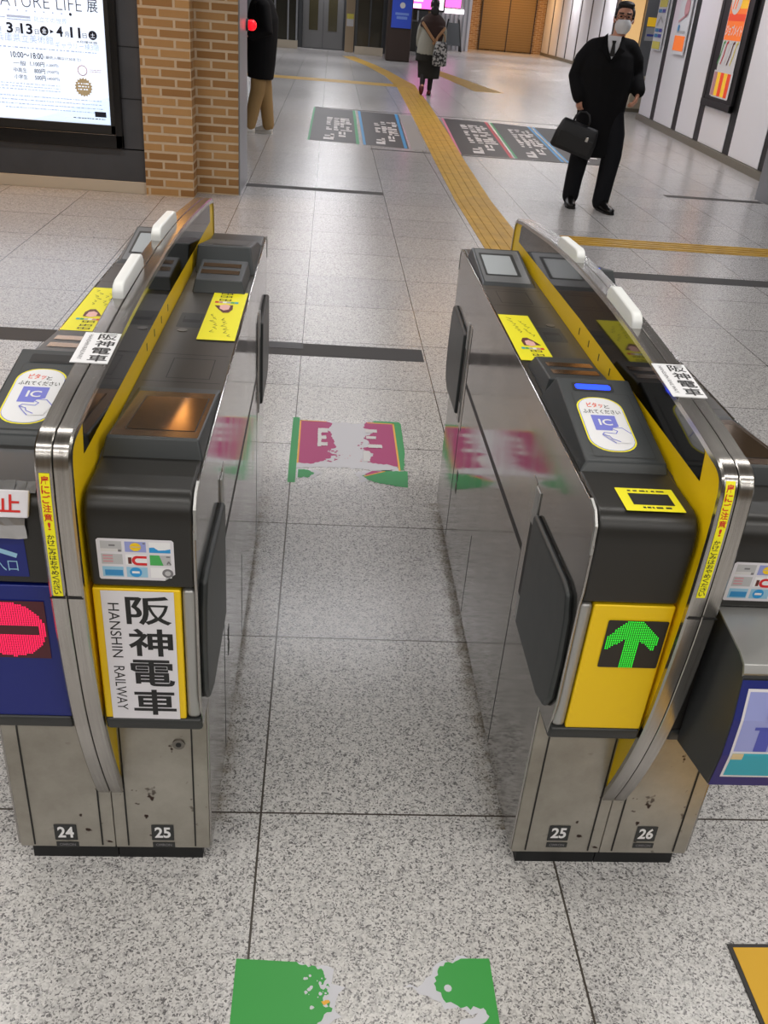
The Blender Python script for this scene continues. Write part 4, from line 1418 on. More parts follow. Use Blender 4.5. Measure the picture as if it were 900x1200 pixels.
def ads_sticker(root, u0, u1, z0, z1, clip=True):
    """white sheet with nine small pictures on the black cover"""
    V = Vector((0, (1.138 - 1.1445), (0.82 - 0.712))).normalized()
    d = Decal((0, 1.1445 - YC, 0.712), (1, 0, 0), V, 0.0008, 0.0002)
    b, t_ = z0 - 0.712, z1 - 0.712
    W, Hh = u1 - u0, t_ - b
    d.poly([(u0 + 0.002, b), (u1 - W * 0.14, b), (u1, b + Hh * 0.16), (u1, t_ - 0.003), (u1 - 0.003, t_), (u0 + 0.003, t_), (u0, t_ - 0.003), (u0, b + 0.003)], 'paper', 0)
    d.poly([(u1 - W * 0.14, b), (u1, b + Hh * 0.16), (u1 - W * 0.11, b + Hh * 0.14)], 'pale_grey', 1)
    def cell(i, j):
        a = u0 + W * (0.05 + 0.315 * i)
        c = b + Hh * (0.07 + 0.31 * (2 - j))
        return a, c, a + W * 0.275, c + Hh * 0.25
    cols = (('pale_grey', 'lavender', 'white'), ('pale_grey', 'white', 'pale_grey'), ('pale_blue', 'pale_blue', 'white'))
    for j in range(3):
        for i in range(3):
            a, c, e, f = cell(i, j)
            d.rect(a, c, e, f, cols[j][i], 1)
    a, c, e, f = cell(0, 0)
    d.rect(a + W * .11, c + Hh * .13, a + W * .19, c + Hh * .17, 'ink_grey', 2).rect(e - W * .05, c, e - W * .01, c + Hh * .05, 'ink_grey', 2).rect(a, c, e - W * .05, c + Hh * .07, 'board_white', 2)
    a, c, e, f = cell(1, 0)
    d.disc((a + e) / 2, (c + f) / 2, Hh * 0.11, 'yellow', 2, ry=Hh * 0.1).rect(a + W * .07, c + Hh * .115, e - W * .07, c + Hh * .14, 'poster_tan', 3).rect(e - W * .04, f - Hh * .05, e - W * .01, f - Hh * .02, 'ink_grey', 3)
    a, c, e, f = cell(2, 0)
    d.poly([(a, c), (e, c), (e, c + Hh * .1), (e - W * .07, c + Hh * .07), (a + W * .12, c + Hh * .06), (a + W * .06, c + Hh * .13), (a, c + Hh * .12)], 'sky_blue', 2)
    a, c, e, f = cell(0, 1)
    for k in range(3):
        d.rect(a + W * .02, c + Hh * (.05 + .07 * k), a + W * .15, c + Hh * (.085 + .07 * k), 'pale_pink', 2)
    a, c, e, f = cell(1, 1)
    d.rect(a + W * .03, c + Hh * .02, a + W * .075, c + Hh * .18, 'brown_print', 2)
    mx, my, R = a + W * .155, c + Hh * .105, Hh * 0.085
    arc = [(mx + R * math.cos(math.radians(q)), my + R * math.sin(math.radians(q))) for q in range(90, 271, 20)]
    d.line([(e - W * .01, my + R)] + arc + [(e - W * .01, my - R)], Hh * 0.06, 'red', 2)
    a, c, e, f = cell(2, 1)
    d.poly([(a, c), (e - W * .1, c), (e - W * .15, f), (a, f)], 'leaf', 2).line([(e - W * .05, c + Hh * .04), (e - W * .03, c + Hh * .1), (e - W * .005, c + Hh * .03)], Hh * .03, 'ink_grey', 2).rect(e - W * .06, f - Hh * .05, e - W * .01, f - Hh * .02, 'ink_grey', 2)
    a, c, e, f = cell(0, 2)
    d.rect(a + W * .03, c + Hh * .03, e - W * .01, f - Hh * .08, 'line_blue', 2)
    a, c, e, f = cell(1, 2)
    d.disc(a + W * .12, (c + f) / 2, Hh * .12, 'sky_blue', 2).rect(a + W * .07, (c + f) / 2 - .002, a + W * .17, (c + f) / 2 + .002, 'white', 3)
    a, c, e, f = cell(2, 2)
    d.disc(e - W * .05, c + Hh * .12, Hh * .11, 'ink_grey', 2).disc(e - W * .05, c + Hh * .12, Hh * .06, 'pale_grey', 3)
    d.build('picture_sticker', root)


VP = Vector((0, 1.146 - 1.155, 0.7075 - 0.446)).normalized()
def front_decal(lift=0.0012):
    """decal plane of the lower front panel; v runs up from the panel's lower edge"""
    return Decal((0, 1.155 - YC, 0.446), (1, 0, 0), VP, lift, 0.0003)


def led_field(d, u0, v0, u1, v1, pitch, inside, m, layer, r):
    nu, nv = int((u1 - u0) / pitch), int((v1 - v0) / pitch)
    for i in range(nu):
        for j in range(nv):
            u, v = u0 + (i + 0.5) * pitch, v0 + (j + 0.5) * pitch
            if inside(u, v):
                d.disc(u, v, r, m, layer, 6)


# ---- left gate: 24 | 25
GL = make_gate(-0.348, 'left ticket gate with the pink no-entry light and a white railway name sheet', 'stop')
bumpers(GL, ((1.625, 1.83), (2.03, 2.265)), -0.0115)
rail_label(GL, 1.352, 1.465, -0.031, 0.026)
caution(GL, -0.0185, -0.0045, 0.915, 0.716)
top_sticker(GL, 0.098, 0.176, 1.818, 2.165, True, 31)
top_sticker(GL, -0.178, -0.105, 1.83, 2.14, False, 32)
number_plate(GL, -0.112, 0.064, '24')
number_plate(GL, 0.069, 0.066, '25')
ads_sticker(GL, 0.041, 0.151, 0.727, 0.80)
d = front_decal()
d.rect(0.039, 0.001, 0.147, 0.259, 'paper', 0)
d.column('阪神電車', 0.074, 0.142, 0.254, 0.006, 'ink', 1, 0.02)
d.text('HANSHIN', 0.048, 0.130, 0.0645, 0.236, 'ink', 1, 0.0, 1)
d.text('RAILWAY', 0.048, 0.020, 0.0645, 0.112, 'ink', 1, 0.0, 1)
d.build('name_sheet', GL)
d = front_decal(0.0015)
d.rect(-0.155, 0.124, -0.046, 0.234, 'led_off_red', 0)
cu, cv_ = -0.1, 0.179
led_field(d, -0.154, 0.126, -0.047, 0.233, 0.0034, lambda u, v: (u - cu) ** 2 + (v - cv_) ** 2 < 0.0515 ** 2 and not (abs(v - cv_) < 0.0085 and abs(u - cu) < 0.04), 'led_pink', 1, 0.0014)
d.build('led_display', GL)
# sign with an arrow on the black cover
d = Decal((0, 1.1445 - YC, 0.712), (1, 0, 0), Vector((0, -0.0065, 0.108)), 0.0008, 0.0003)
d.rect(-0.158, 0.014, -0.060, 0.084, 'blue_panel', 0)
d.line([(-0.15, 0.03), (-0.11, 0.065), (-0.075, 0.052)], 0.008, 'pale_blue', 1)
d.text('入口', -0.108, 0.024, -0.074, 0.044, 'pale_blue', 1)
d.build('entry_sign', GL)
# white STOP sheet fixed with silver tape over the edge of the cover
sg = MB(lambda p: (p[0], p[1] - YC, p[2]))
sg.hexa([(-0.17, 1.130, 0.832), (-0.047, 1.130, 0.832), (-0.047, 1.137, 0.831), (-0.17, 1.137, 0.831)], [(-0.17, 1.143, 0.870), (-0.045, 1.143, 0.870), (-0.045, 1.150, 0.866), (-0.17, 1.150, 0.866)])
so = sg.build('stop_sheet', 'paper', GL, bevel=0.002)
d = Decal((0, 1.130 - YC, 0.832), (1, 0, 0), (0, 0.013, 0.038), 0.0006, 0.0003)
d.text('通行止', -0.150, 0.007, -0.057, 0.034, 'ink_red', 1, 0.02)
d.build('lettering', so)
tp = MB(lambda p: (p[0], p[1] - YC, p[2]))
r_ = random.Random(2)
g = [[(-0.17 + 0.013 * i, 1.136 - 0.003 * r_.random() - 0.003 * (j == 1), 0.83 - 0.012 * j + 0.003 * r_.random()) for i in range(10)] for j in range(4)]
for j in range(3):
    for i in range(9):
        tp.add([g[j][i], g[j][i + 1], g[j + 1][i + 1], g[j + 1][i]], [(0, 1, 2, 3)])
tq = MB(lambda p: (p[0], p[1] - YC, p[2]))
for i in range(9):
    tq.add([(-0.17 + 0.0148 * i, 1.143, 0.866), (-0.17 + 0.0148 * (i + 1), 1.143, 0.866), (-0.17 + 0.0148 * (i + 1), 1.16 + 0.004 * r_.random(), 0.874 + 0.003 * r_.random()), (-0.17 + 0.0148 * i, 1.16 + 0.004 * r_.random(), 0.874 + 0.003 * r_.random())], [(0, 1, 2, 3)])
tp.build('silver_tape', 'tape', GL)
tq.build('silver_tape', 'tape', GL)
lk = MB(lambda p: (p[0], p[1] - YC, p[2])).disc((0.128, 1.2315, 0.315), 0.011, 'y', 0.004).build('lock', 'lock', GL)
MB(lambda p: (p[0], p[1] - YC, p[2])).disc((0.128, 1.2308, 0.315), 0.005, 'y', 0.003).build('keyhole', 'slot_dark', lk)

# ---- right gate: 25 | 26
GR = make_gate(0.601, 'right ticket gate with the green arrow light on a yellow front', 'go')
bumpers(GR, ((1.625, 1.81), (2.075, 2.27)), -0.0115)
rail_label(GR, 1.342, 1.465, -0.031, 0.026)
caution(GR, -0.0195, -0.0055, 0.945, 0.752)
top_sticker(GR, -0.178, -0.105, 1.80, 2.115, False, 33)
number_plate(GR, -0.112, 0.079, '25')
number_plate(GR, 0.064, 0.080, '26')
ads_sticker(GR, 0.041, 0.151, 0.727, 0.80)
d = front_decal(0.0015)
d.rect(-0.129, 0.138, -0.031, 0.234, 'led_off', 0, 0.003)
ARROW = [(.04, .37), (.045, .68), (.33, .98), (.585, .98), (.90, .66), (.87, .36), (.58, .60), (.58, .01), (.34, .01), (.34, .60)]
def arrow(u, v):
    x, y = (u + 0.129) / 0.098, (v - 0.138) / 0.096
    ins = False
    for (xa, ya), (xb, yb) in zip(ARROW, ARROW[1:] + ARROW[:1]):
        if (ya > y) != (yb > y) and x < xa + (xb - xa) * (y - ya) / (yb - ya):
            ins = not ins
    return ins
led_field(d, -0.129, 0.138, -0.031, 0.234, 0.0034, arrow, 'led_green', 1, 0.00125)
d.build('led_display', GR)
d = Decal((0, 1.172 - YC, 0.869), (1, 0, 0), (0, 1, 0.002), 0.0008, 0.0003)
d.rect(-0.136, -0.013, -0.045, 0.059, 'yellow_sticker', 0, 0.002)
d.rect(-0.120, 0.006, -0.056, 0.042, 'slot_dark', 1)
d.scribble(-0.118, 0.046, -0.06, 0.055, 1, 'ink', 1, 0.004, random.Random(3))
d.scribble(-0.108, -0.006, -0.062, 0.002, 1, 'ink', 1, 0.005, random.Random(4))
d.build('ticket_slot', GR)
# box with the blue board fixed to the front of machine 26
bx = MB(lambda p: (p[0], p[1] - YC, p[2]))
bx.prism([(1.150, 0.708), (1.05, 0.697), (1.030, 0.690), (1.024, 0.678), (1.014, 0.60), (1.013, 0.53), (1.022, 0.457), (1.150, 0.428)], 'x', 0.041, 0.195)
sb = bx.build('side_box', 'steel_dark' if 'steel_dark' in MATS else 'metal_dark', GR, bevel=0.002)
tpb = MB(lambda p: (p[0], p[1] - YC, p[2]))
tpb.prism([(1.150, 0.711), (1.05, 0.700), (1.028, 0.692), (1.0215, 0.680), (1.025, 0.672), (1.032, 0.688), (1.052, 0.696), (1.150, 0.707)], 'x', 0.040, 0.196)
tpb.build('lid', 'silver', sb, bevel=0.001)
rows = [(1.0215, 0.669), (1.0118, 0.60), (1.0108, 0.53), (1.0195, 0.458)]
pb = MB(lambda p: (p[0], p[1] - YC, p[2]))
def strip(u0, u1, t0, t1, dy, mi):
    """band on the curved front between heights t0, t1"""
    zs = [t0] + [z for _, z in rows[1:-1] if t1 < z < t0] + [t1]
    def yat(z):
        for (ya, za), (yb, zb) in zip(rows[:-1], rows[1:]):
            if zb <= z <= za:
                return ya + (yb - ya) * (za - z) / (za - zb)
        return rows[-1][0]
    for za, zb in zip(zs[:-1], zs[1:]):
        pb.add([(u0, yat(za) - dy, za), (u1, yat(za) - dy, za), (u1, yat(zb) - dy, zb), (u0, yat(zb) - dy, zb)], [(0, 1, 2, 3)], mi)
strip(0.0412, 0.195, 0.669, 0.459, 0.001, 0)
strip(0.053, 0.19, 0.655, 0.480, 0.0014, 1)
strip(0.057, 0.186, 0.650, 0.539, 0.0018, 2)
strip(0.057, 0.186, 0.535, 0.484, 0.0018, 3)
strip(0.087, 0.108, 0.585, 0.540, 0.0022, 4)
strip(0.079, 0.12, 0.588, 0.582, 0.0022, 4)
strip(0.057, 0.075, 0.535, 0.522, 0.0022, 5)
pb.disc((0.107, 1.0085, 0.612), 0.014, 'y', 0.0004, 20, 4)
pb.build('blue_board', ['blue_panel', 'paper', 'lavender', 'teal', 'violet', 'poster_tan'], sb)

# ------------------------------------------------------------------ people
def face_parts(root, c, fwd, side, eye_m='hair', gap=0.032, r=0.011):
    for s in (-1, 1):
        p = Vector(c) + Vector(side) * (s * gap) + Vector(fwd) * 0.086
        MB().ball(p, (r * 1.3, r, r * 0.8), 10, 6).build('eye', eye_m, root, smooth=True)


def hand(mb, wrist, d, palm_n, thumb, curl=0.9, s=1.0):
    """palm, four bent fingers of different length and a thumb; d = pointing direction, palm_n = the palm's facing"""
    d, pn = Vector(d).normalized(), Vector(palm_n).normalized()
    pn = (pn - d * pn.dot(d)).normalized()
    ac = d.cross(pn) * thumb
    w = Vector(wrist)
    mb.limb([w - d * 0.02, w + d * 0.02 * s, w + d * 0.055 * s, w + d * 0.088 * s], [(0.024, 0.021), (0.027, 0.018), (0.036 * s, 0.016), (0.037 * s, 0.014)], 12, 0, tuple(pn))
    for i, L in enumerate((0.072, 0.08, 0.075, 0.06)):
        b = w + d * 0.085 * s + ac * (0.029 - 0.0195 * i) * s
        a0 = curl * 0.5
        p1 = b + (d * math.cos(a0) + pn * math.sin(a0)) * L * 0.42 * s
        a1 = curl * 1.35
        p2 = p1 + (d * math.cos(a1) + pn * math.sin(a1)) * L * 0.33 * s
        a2 = curl * 1.9
        p3 = p2 + (d * math.cos(a2) + pn * math.sin(a2)) * L * 0.25 * s
        mb.limb([b - d * 0.015, p1, p2, p3], [0.0095, 0.0088, 0.008, 0.007], 8, 0, tuple(ac))
    b = w + d * 0.02 * s + ac * 0.026 * s
    mb.limb([b, b + (ac * 0.7 + d * 0.8).normalized() * 0.036 * s + pn * 0.01, b + (ac * 0.5 + d * 1.0).normalized() * 0.062 * s + pn * 0.026], [0.0125, 0.0105, 0.0085], 8, 0, tuple(pn))


def shoe(root, heel, d, m, L=0.27, h=0.085, sole='shoe_black'):
    d = Vector((d[0], d[1], 0)).normalized()
    s = Vector((-d.y, d.x, 0))
    H = Vector(heel)
    rings = []
    for (t_, w, hh) in ((0.0, 0.028, 0.07), (0.04, 0.038, 0.085), (0.10, 0.038, 0.095), (0.16, 0.042, 0.066), (0.21, 0.046, 0.05), (0.25, 0.038, 0.042), (0.275, 0.018, 0.03)):
        k = L / 0.275
        c = H + d * t_ * k
        ring = []
        for j in range(12):
            a = 2 * math.pi * j / 12
            ring.append(c + s * (w * math.cos(a)) + Vector((0, 0, max(0.004, 0.012 + hh * (0.42 + 0.5 * math.sin(a))))))
        rings.append(ring)
    o = MB().loft(rings).build('shoe', m, root, smooth=True)
    rings = []
    for (t_, w) in ((-0.004, 0.025), (0.05, 0.04), (0.16, 0.044), (0.21, 0.048), (0.255, 0.038), (0.28, 0.018)):
        c = H + d * t_ * L / 0.275
        rings.append([c + s * w + Vector((0, 0, 0.0)), c - s * w, c - s * w + Vector((0, 0, 0.018)), c + s * w + Vector((0, 0, 0.018))])
    MB().loft(rings).build('sole', sole, o)
    return o


def head(mb, c, fwd, s=1.0):
    """skull, jaw, nose, brow, ears round the centre c"""
    f = Vector(fwd).normalized()
    sd = Vector((-f.y, f.x, 0)).normalized()
    rot = Matrix((sd, f, Vector((0, 0, 1)))).transposed()
    C_ = Vector(c)
    mb.ball(C_ + Vector((0, 0, 0.03 * s)) - f * 0.008, (0.074 * s, 0.094 * s, 0.088 * s), 18, 12, 0, rot)
    mb.ball(C_ + f * 0.024 * s - Vector((0, 0, 0.045 * s)), (0.056 * s, 0.066 * s, 0.07 * s), 16, 10, 0, rot)
    mb.ball(C_ + f * 0.062 * s - Vector((0, 0, 0.095 * s)), (0.026 * s, 0.024 * s, 0.02 * s), 10, 8, 0, rot)
    mb.limb([C_ + f * 0.084 * s + Vector((0, 0, 0.016 * s)), C_ + f * 0.108 * s - Vector((0, 0, 0.026 * s))], [0.008 * s, 0.014 * s], 8)
    for k in (-1, 1):
        mb.ball(C_ + sd * k * 0.076 * s - Vector((0, 0, 0.008 * s)), (0.012 * s, 0.022 * s, 0.034 * s), 10, 8, 0, rot)
        mb.ball(C_ + sd * k * 0.03 * s + f * 0.078 * s + Vector((0, 0, 0.03 * s)), (0.026 * s, 0.014 * s, 0.011 * s), 10, 8, 0, rot)
    return sd, rot


# ---- the walking man (coordinates relative to his place on the floor)
mx, my = 2.40, 8.45
man = thing('person', 'man in a black coat, tie and white face mask walking with a black briefcase', 'person', (mx, my, 0))
F = Vector((-0.22, -0.97, 0)).normalized()
hc = (-0.005, -0.02, 1.515)
body = MB()
sd, rot = head(body, hc, F, 0.98)
body.limb([(-0.03, 0.02, 1.30), (-0.02, 0.0, 1.37), (-0.01, -0.01, 1.45)], [(0.06, 0.06), (0.052, 0.055), (0.052, 0.055)])
body.limb([(-0.05, 0.02, 0.82), (-0.055, 0.02, 0.98), (-0.07, 0.02, 1.14), (-0.06, 0.03, 1.27), (-0.045, 0.03, 1.33)], [(0.16, 0.11), (0.15, 0.1), (0.175, 0.115), (0.16, 0.1), (0.09, 0.07)], 18)
armR = [(-0.245, 0.03, 1.27), (-0.305, 0.05, 1.06), (-0.268, -0.02, 0.92)]
armL = [(0.11, 0.035, 1.26), (0.205, 0.08, 1.10), (0.222, -0.06, 0.985)]
body.limb(armR, [0.045, 0.04, 0.03])
body.limb(armL, [0.045, 0.04, 0.03])
hand(body, armR[2], (0.05, -0.08, -1), (0.85, 0.35, 0), -1, 1.1)
hand(body, armL[2], (-0.25, -0.35, -0.9), (-0.9, 0.3, 0), 1, 0.8)
legR = [(-0.13, 0.02, 0.84), (-0.165, 0.03, 0.46), (-0.17, 0.12, 0.10)]
legL = [(0.03, 0.02, 0.84), (0.088, -0.06, 0.46), (0.075, -0.03, 0.10)]
body.limb(legR, [0.085, 0.055, 0.036])
body.limb(legL, [0.085, 0.055, 0.036])
body.build('body', 'skin', man, remesh=0.0055)
tr = MB()
tr.limb([(-0.05, 0.02, 0.92), (-0.05, 0.02, 0.80)], [(0.165, 0.12), (0.17, 0.125)])
tr.limb([legR[0], (-0.155, 0.02, 0.62), legR[1], (-0.172, 0.09, 0.24), (-0.172, 0.115, 0.07)], [0.108, 0.102, 0.086, 0.078, 0.074], 16)
tr.limb([legL[0], (0.075, -0.03, 0.62), legL[1], (0.075, -0.055, 0.24), (0.068, -0.04, 0.06)], [0.108, 0.104, 0.088, 0.078, 0.074], 16)
tr.build('trousers', 'trouser_black', man, remesh=0.012)
ct = MB()
ct.limb([(-0.045, 0.03, 0.44), (-0.05, 0.03, 0.60), (-0.05, 0.03, 0.80), (-0.055, 0.03, 0.98), (-0.065, 0.03, 1.14), (-0.06, 0.035, 1.25), (-0.05, 0.035, 1.315), (-0.04, 0.035, 1.36)],
        [(0.205, 0.150), (0.205, 0.155), (0.205, 0.155), (0.225, 0.15), (0.24, 0.155), (0.225, 0.14), (0.165, 0.105), (0.085, 0.085)], 20, dome=False)
ct.limb([(-0.215, 0.035, 1.265), (-0.268, 0.04, 1.19), (-0.305, 0.055, 1.06), (-0.285, 0.01, 0.97), (-0.268, -0.02, 0.905)], [0.078, 0.08, 0.072, 0.066, 0.06], 16)
ct.limb([(0.115, 0.035, 1.28), (0.165, 0.045, 1.21), (0.205, 0.085, 1.10), (0.216, 0.0, 1.03), (0.222, -0.05, 0.985)], [0.078, 0.08, 0.072, 0.064, 0.058], 16)
ct.limb([(-0.21, 0.035, 1.275), (-0.05, 0.035, 1.305), (0.115, 0.035, 1.29)], [(0.08, 0.078), (0.09, 0.09), (0.08, 0.078)], 16)
ct.build('coat', 'coat_black', man, remesh=0.011, relax=3)
# collar opening: shirt, tie, lapels
Fd = F
ch = Vector((-0.045, 0.03, 0))
def chest(u, z, out):
    return ch + Vector((F.y * -1, F.x, 0)) * 0 + Vector((-F.y, F.x, 0)) * u + F * out + Vector((0, 0, z))
mb = MB()
front = [chest(-0.055, 1.385, 0.085), chest(0.055, 1.385, 0.085), chest(0.05, 1.31, 0.125), chest(0.0, 1.215, 0.162), chest(-0.05, 1.31, 0.125)]
mb.hexa([p - F * 0.04 for p in front], front)
mb.build('shirt', 'shirt', man)
mb = MB()
tie = [chest(-0.017, 1.35, 0.118), chest(0.017, 1.35, 0.118), chest(0.011, 1.325, 0.13), chest(0.022, 1.235, 0.168), chest(-0.022, 1.235, 0.168), chest(-0.011, 1.325, 0.13)]
mb.hexa([p - F * 0.02 for p in tie], tie)
mb.build('tie', 'hair', man)
for s in (-1, 1):
    mb = MB()
    lp = [chest(s * 0.058, 1.40, 0.055), chest(s * 0.085, 1.375, 0.08), chest(s * 0.10, 1.28, 0.14), chest(0.0, 1.19, 0.176), chest(s * 0.046, 1.31, 0.140)]
    if s < 0:
        lp = lp[::-1]
    mb.hexa([p - F * 0.016 for p in lp], lp)
    mb.build('lapel', 'coat_black', man)
# hair, mask, glasses, shoes
hm = MB()
C_ = Vector(hc)
hm.ball(C_ + Vector((0, 0, 0.052)) - F * 0.022, (0.079, 0.092, 0.079), 18, 12, 0, rot)
hm.ball(C_ + Vector((0, 0, 0.0)) - F * 0.045, (0.076, 0.062, 0.08), 16, 10, 0, rot)
hm.ball(C_ + Vector((0, 0, 0.098)) + F * 0.022, (0.07, 0.062, 0.03), 16, 10, 0, rot)
for s in (-1, 1):
    hm.ball(C_ + sd * s * 0.072 + Vector((0, 0, 0.03)) + F * 0.012, (0.012, 0.03, 0.042), 10, 8, 0, rot)
hm.build('hair', 'hair', man, remesh=0.007, relax=1)
mm = MB()
rings = []
for (z, w, o) in ((-0.008, 0.046, 0.120), (-0.03, 0.062, 0.132), (-0.055, 0.066, 0.124), (-0.085, 0.058, 0.104), (-0.112, 0.036, 0.088)):
    r0 = []
    for k in range(9):
        a = math.pi * (k / 8 - 0.5) * 1.15
        r0.append(C_ + sd * (w * 1.02 * math.sin(a)) + F * (0.02 + (o - 0.02) * math.cos(a) ** 0.8 if math.cos(a) > 0 else 0.02) + Vector((0, 0, z)))
    rings.append(r0)
vs = [p for r in rings for p in r] + [p - F * 0.012 for r in rings for p in r]
n9, m5 = 9, 5
fs = []
for k in range(m5 - 1):
    for i in range(n9 - 1):
        fs.append((k * n9 + i, k * n9 + i + 1, (k + 1) * n9 + i + 1, (k + 1) * n9 + i))
        b = n9 * m5
        fs.append((b + k * n9 + i, b + (k + 1) * n9 + i, b + (k + 1) * n9 + i + 1, b + k * n9 + i + 1))
mm.add(vs, fs)
mk = mm.build('face_mask', 'mask_white', man, smooth=True)
for s in (-1, 1):
    MB().tube([C_ + sd * s * 0.055 + F * 0.06 + Vector((0, 0, -0.03)), C_ + sd * s * 0.08 + F * 0.01 + Vector((0, 0, -0.005)), C_ + sd * s * 0.083 - F * 0.012 + Vector((0, 0, 0.01))], 0.0022, 6).build('ear_loop', 'mask_white', mk)
gm = MB()
for s in (-1, 1):
    ctr = C_ + sd * s * 0.033 + F * 0.103 + Vector((0, 0, 0.012))
    loop = [ctr + sd * (0.027 * math.cos(a)) + Vector((0, 0, 0.018 * math.sin(a))) for a in [2 * math.pi * k / 16 for k in range(17)]]
    gm.tube(loop, 0.0016, 6)
    gm.tube([C_ + sd * s * 0.06 + F * 0.1 + Vector((0, 0, 0.016)), C_ + sd * s * 0.082 + F * 0.0 + Vector((0, 0, 0.012))], 0.002, 6)
gm.tube([C_ - sd * 0.008 + F * 0.106 + Vector((0, 0, 0.014)), C_ + sd * 0.008 + F * 0.106 + Vector((0, 0, 0.014))], 0.0022, 6)
gm.build('glasses', 'shoe_black', man)
face_parts(man, C_ + Vector((0, 0, 0.012)), F, sd, 'hair', 0.031, 0.008)
for s in (-1, 1):
    MB().limb([C_ + sd * s * 0.014 + F * 0.098 + Vector((0, 0, 0.036)), C_ + sd * s * 0.05 + F * 0.088 + Vector((0, 0, 0.038))], [0.005, 0.004], 6).build('eyebrow', 'hair', man, smooth=True)
shoe(man, (-0.175, 0.16, 0.0), (-0.1, -1), 'shoe_black', 0.27)
shoe(man, (0.058, -0.01, 0.0), (0.25, -1), 'shoe_black', 0.27)

# briefcase in his right hand
bc = thing('briefcase', 'black soft briefcase carried in the right hand of the masked man', 'briefcase', (2.115, 8.27, 0.60), 0)
bc.rotation_euler = (0, math.radians(16), math.radians(-10))
mb = MB()
rings = []
for (z, w, dpt) in ((-0.125, 0.172, 0.05), (-0.11, 0.185, 0.06), (0.0, 0.182, 0.06), (0.09, 0.165, 0.048), (0.118, 0.150, 0.032)):
    ring = []
    for j in range(24):
        a = 2 * math.pi * j / 24
        ca, sa = math.cos(a), math.sin(a)
        ring.append((w * math.copysign(abs(ca) ** 0.35, ca), dpt * math.copysign(abs(sa) ** 0.5, sa), z))
    rings.append(ring)
mb.loft(rings)
mb.build('case_body', 'bag_black', bc, smooth=True)
for y in (-0.022, 0.022):
    MB().tube([(-0.075, y, 0.10), (-0.072, y, 0.16), (-0.05, y * 0.5, 0.20), (-0.005, 0, 0.212), (0.03, y * 0.5, 0.2), (0.055, y, 0.16), (0.06, y, 0.10)], 0.007, 8).build('handle', 'bag_black', bc, smooth=True)
MB().box(-0.15, 0.15, -0.066, -0.056, -0.10, 0.02).build('front_pocket', 'bag_black', bc, bevel=0.004)
MB().box(0.075, 0.1, -0.069, -0.064, 0.005, 0.04).build('buckle', 'chrome', bc, bevel=0.002)

# ---- the woman walking away
wx, wy = 1.84, 18.8
wo = thing('person', 'woman in a grey coat, dark shawl and red shoes walking away down the hall', 'person', (wx, wy, 0))
Fw = Vector((0.05, 1, 0)).normalized()
hc2 = (0.01, 0.02, 1.475)
body = MB()
sd2, rot2 = head(body, hc2, Fw, 0.95)
body.limb([(0, 0, 1.27), (0.0, 0.0, 1.34), (0.005, 0.01, 1.41)], [0.05, 0.045, 0.046])
body.limb([(0, 0, 0.78), (0, 0, 0.95), (0, 0, 1.12), (0, 0, 1.24), (0, 0, 1.29)], [(0.15, 0.11), (0.13, 0.1), (0.15, 0.11), (0.14, 0.09), (0.07, 0.06)], 16)
body.limb([(-0.16, 0, 1.23), (-0.21, 0.03, 1.0), (-0.2, 0.12, 0.8)], [0.045, 0.036, 0.026])
body.limb([(0.16, 0, 1.23), (0.21, 0.03, 1.0), (0.2, 0.1, 0.82)], [0.045, 0.036, 0.026])
hand(body, (-0.2, 0.12, 0.8), (0, 0.2, -1), (1, 0, 0), 1, 0.6, 0.9)
hand(body, (0.2, 0.1, 0.82), (0, 0.2, -1), (-1, 0, 0), -1, 0.6, 0.9)
body.limb([(-0.08, 0, 0.8), (-0.1, -0.02, 0.44), (-0.125, -0.22, 0.16)], [0.08, 0.05, 0.034])
body.limb([(0.08, 0, 0.8), (0.05, 0.05, 0.44), (0.04, 0.02, 0.09)], [0.08, 0.05, 0.034])
body.build('body', 'skin', wo, remesh=0.007)
MB().limb([(-0.1, -0.01, 0.5), (-0.105, -0.06, 0.38), (-0.125, -0.2, 0.18)], [0.058, 0.055, 0.042]).build('stocking', 'tights', wo, smooth=True)
MB().limb([(0.06, 0.04, 0.5), (0.05, 0.05, 0.36), (0.04, 0.02, 0.1)], [0.058, 0.055, 0.042]).build('stocking', 'tights', wo, smooth=True)
sk = MB()
sk.limb([(0.0, 0, 0.29), (0.0, 0, 0.42), (-0.01, 0, 0.62), (0, 0, 0.82)], [(0.20, 0.17), (0.21, 0.17), (0.22, 0.17), (0.17, 0.13)], 22, dome=False)
sk.build('skirt', 'skirt_dark', wo, remesh=0.015)
un = MB()
un.limb([(-0.02, 0, 0.565), (-0.02, 0, 0.72)], [(0.255, 0.18), (0.235, 0.17)], 20, dome=False)
un.build('coat_lining', 'skirt_dark', wo, remesh=0.016)
cg = MB()
cg.limb([(-0.02, 0, 0.68), (-0.015, 0, 0.85), (0, 0, 1.05), (0, 0, 1.2), (0, 0, 1.28), (0, 0, 1.32)], [(0.24, 0.175), (0.225, 0.165), (0.21, 0.15), (0.2, 0.13), (0.13, 0.1), (0.07, 0.07)], 22, dome=False)
cg.limb([(-0.15, 0, 1.235), (-0.205, 0.02, 1.08), (-0.22, 0.05, 0.95), (-0.21, 0.11, 0.83)], [0.07, 0.068, 0.062, 0.058])
cg.limb([(0.15, 0, 1.235), (0.205, 0.02, 1.08), (0.22, 0.05, 0.95), (0.21, 0.09, 0.85)], [0.07, 0.068, 0.062, 0.058])
cg.build('coat', 'coat_grey', wo, remesh=0.014, relax=3)
sw = MB()
sw.limb([(0.0, -0.01, 1.36), (0.0, -0.01, 1.3), (0.0, -0.01, 1.22), (0.0, -0.01, 1.13)], [(0.085, 0.085), (0.17, 0.125), (0.235, 0.155), (0.24, 0.165)], 22, dome=False)
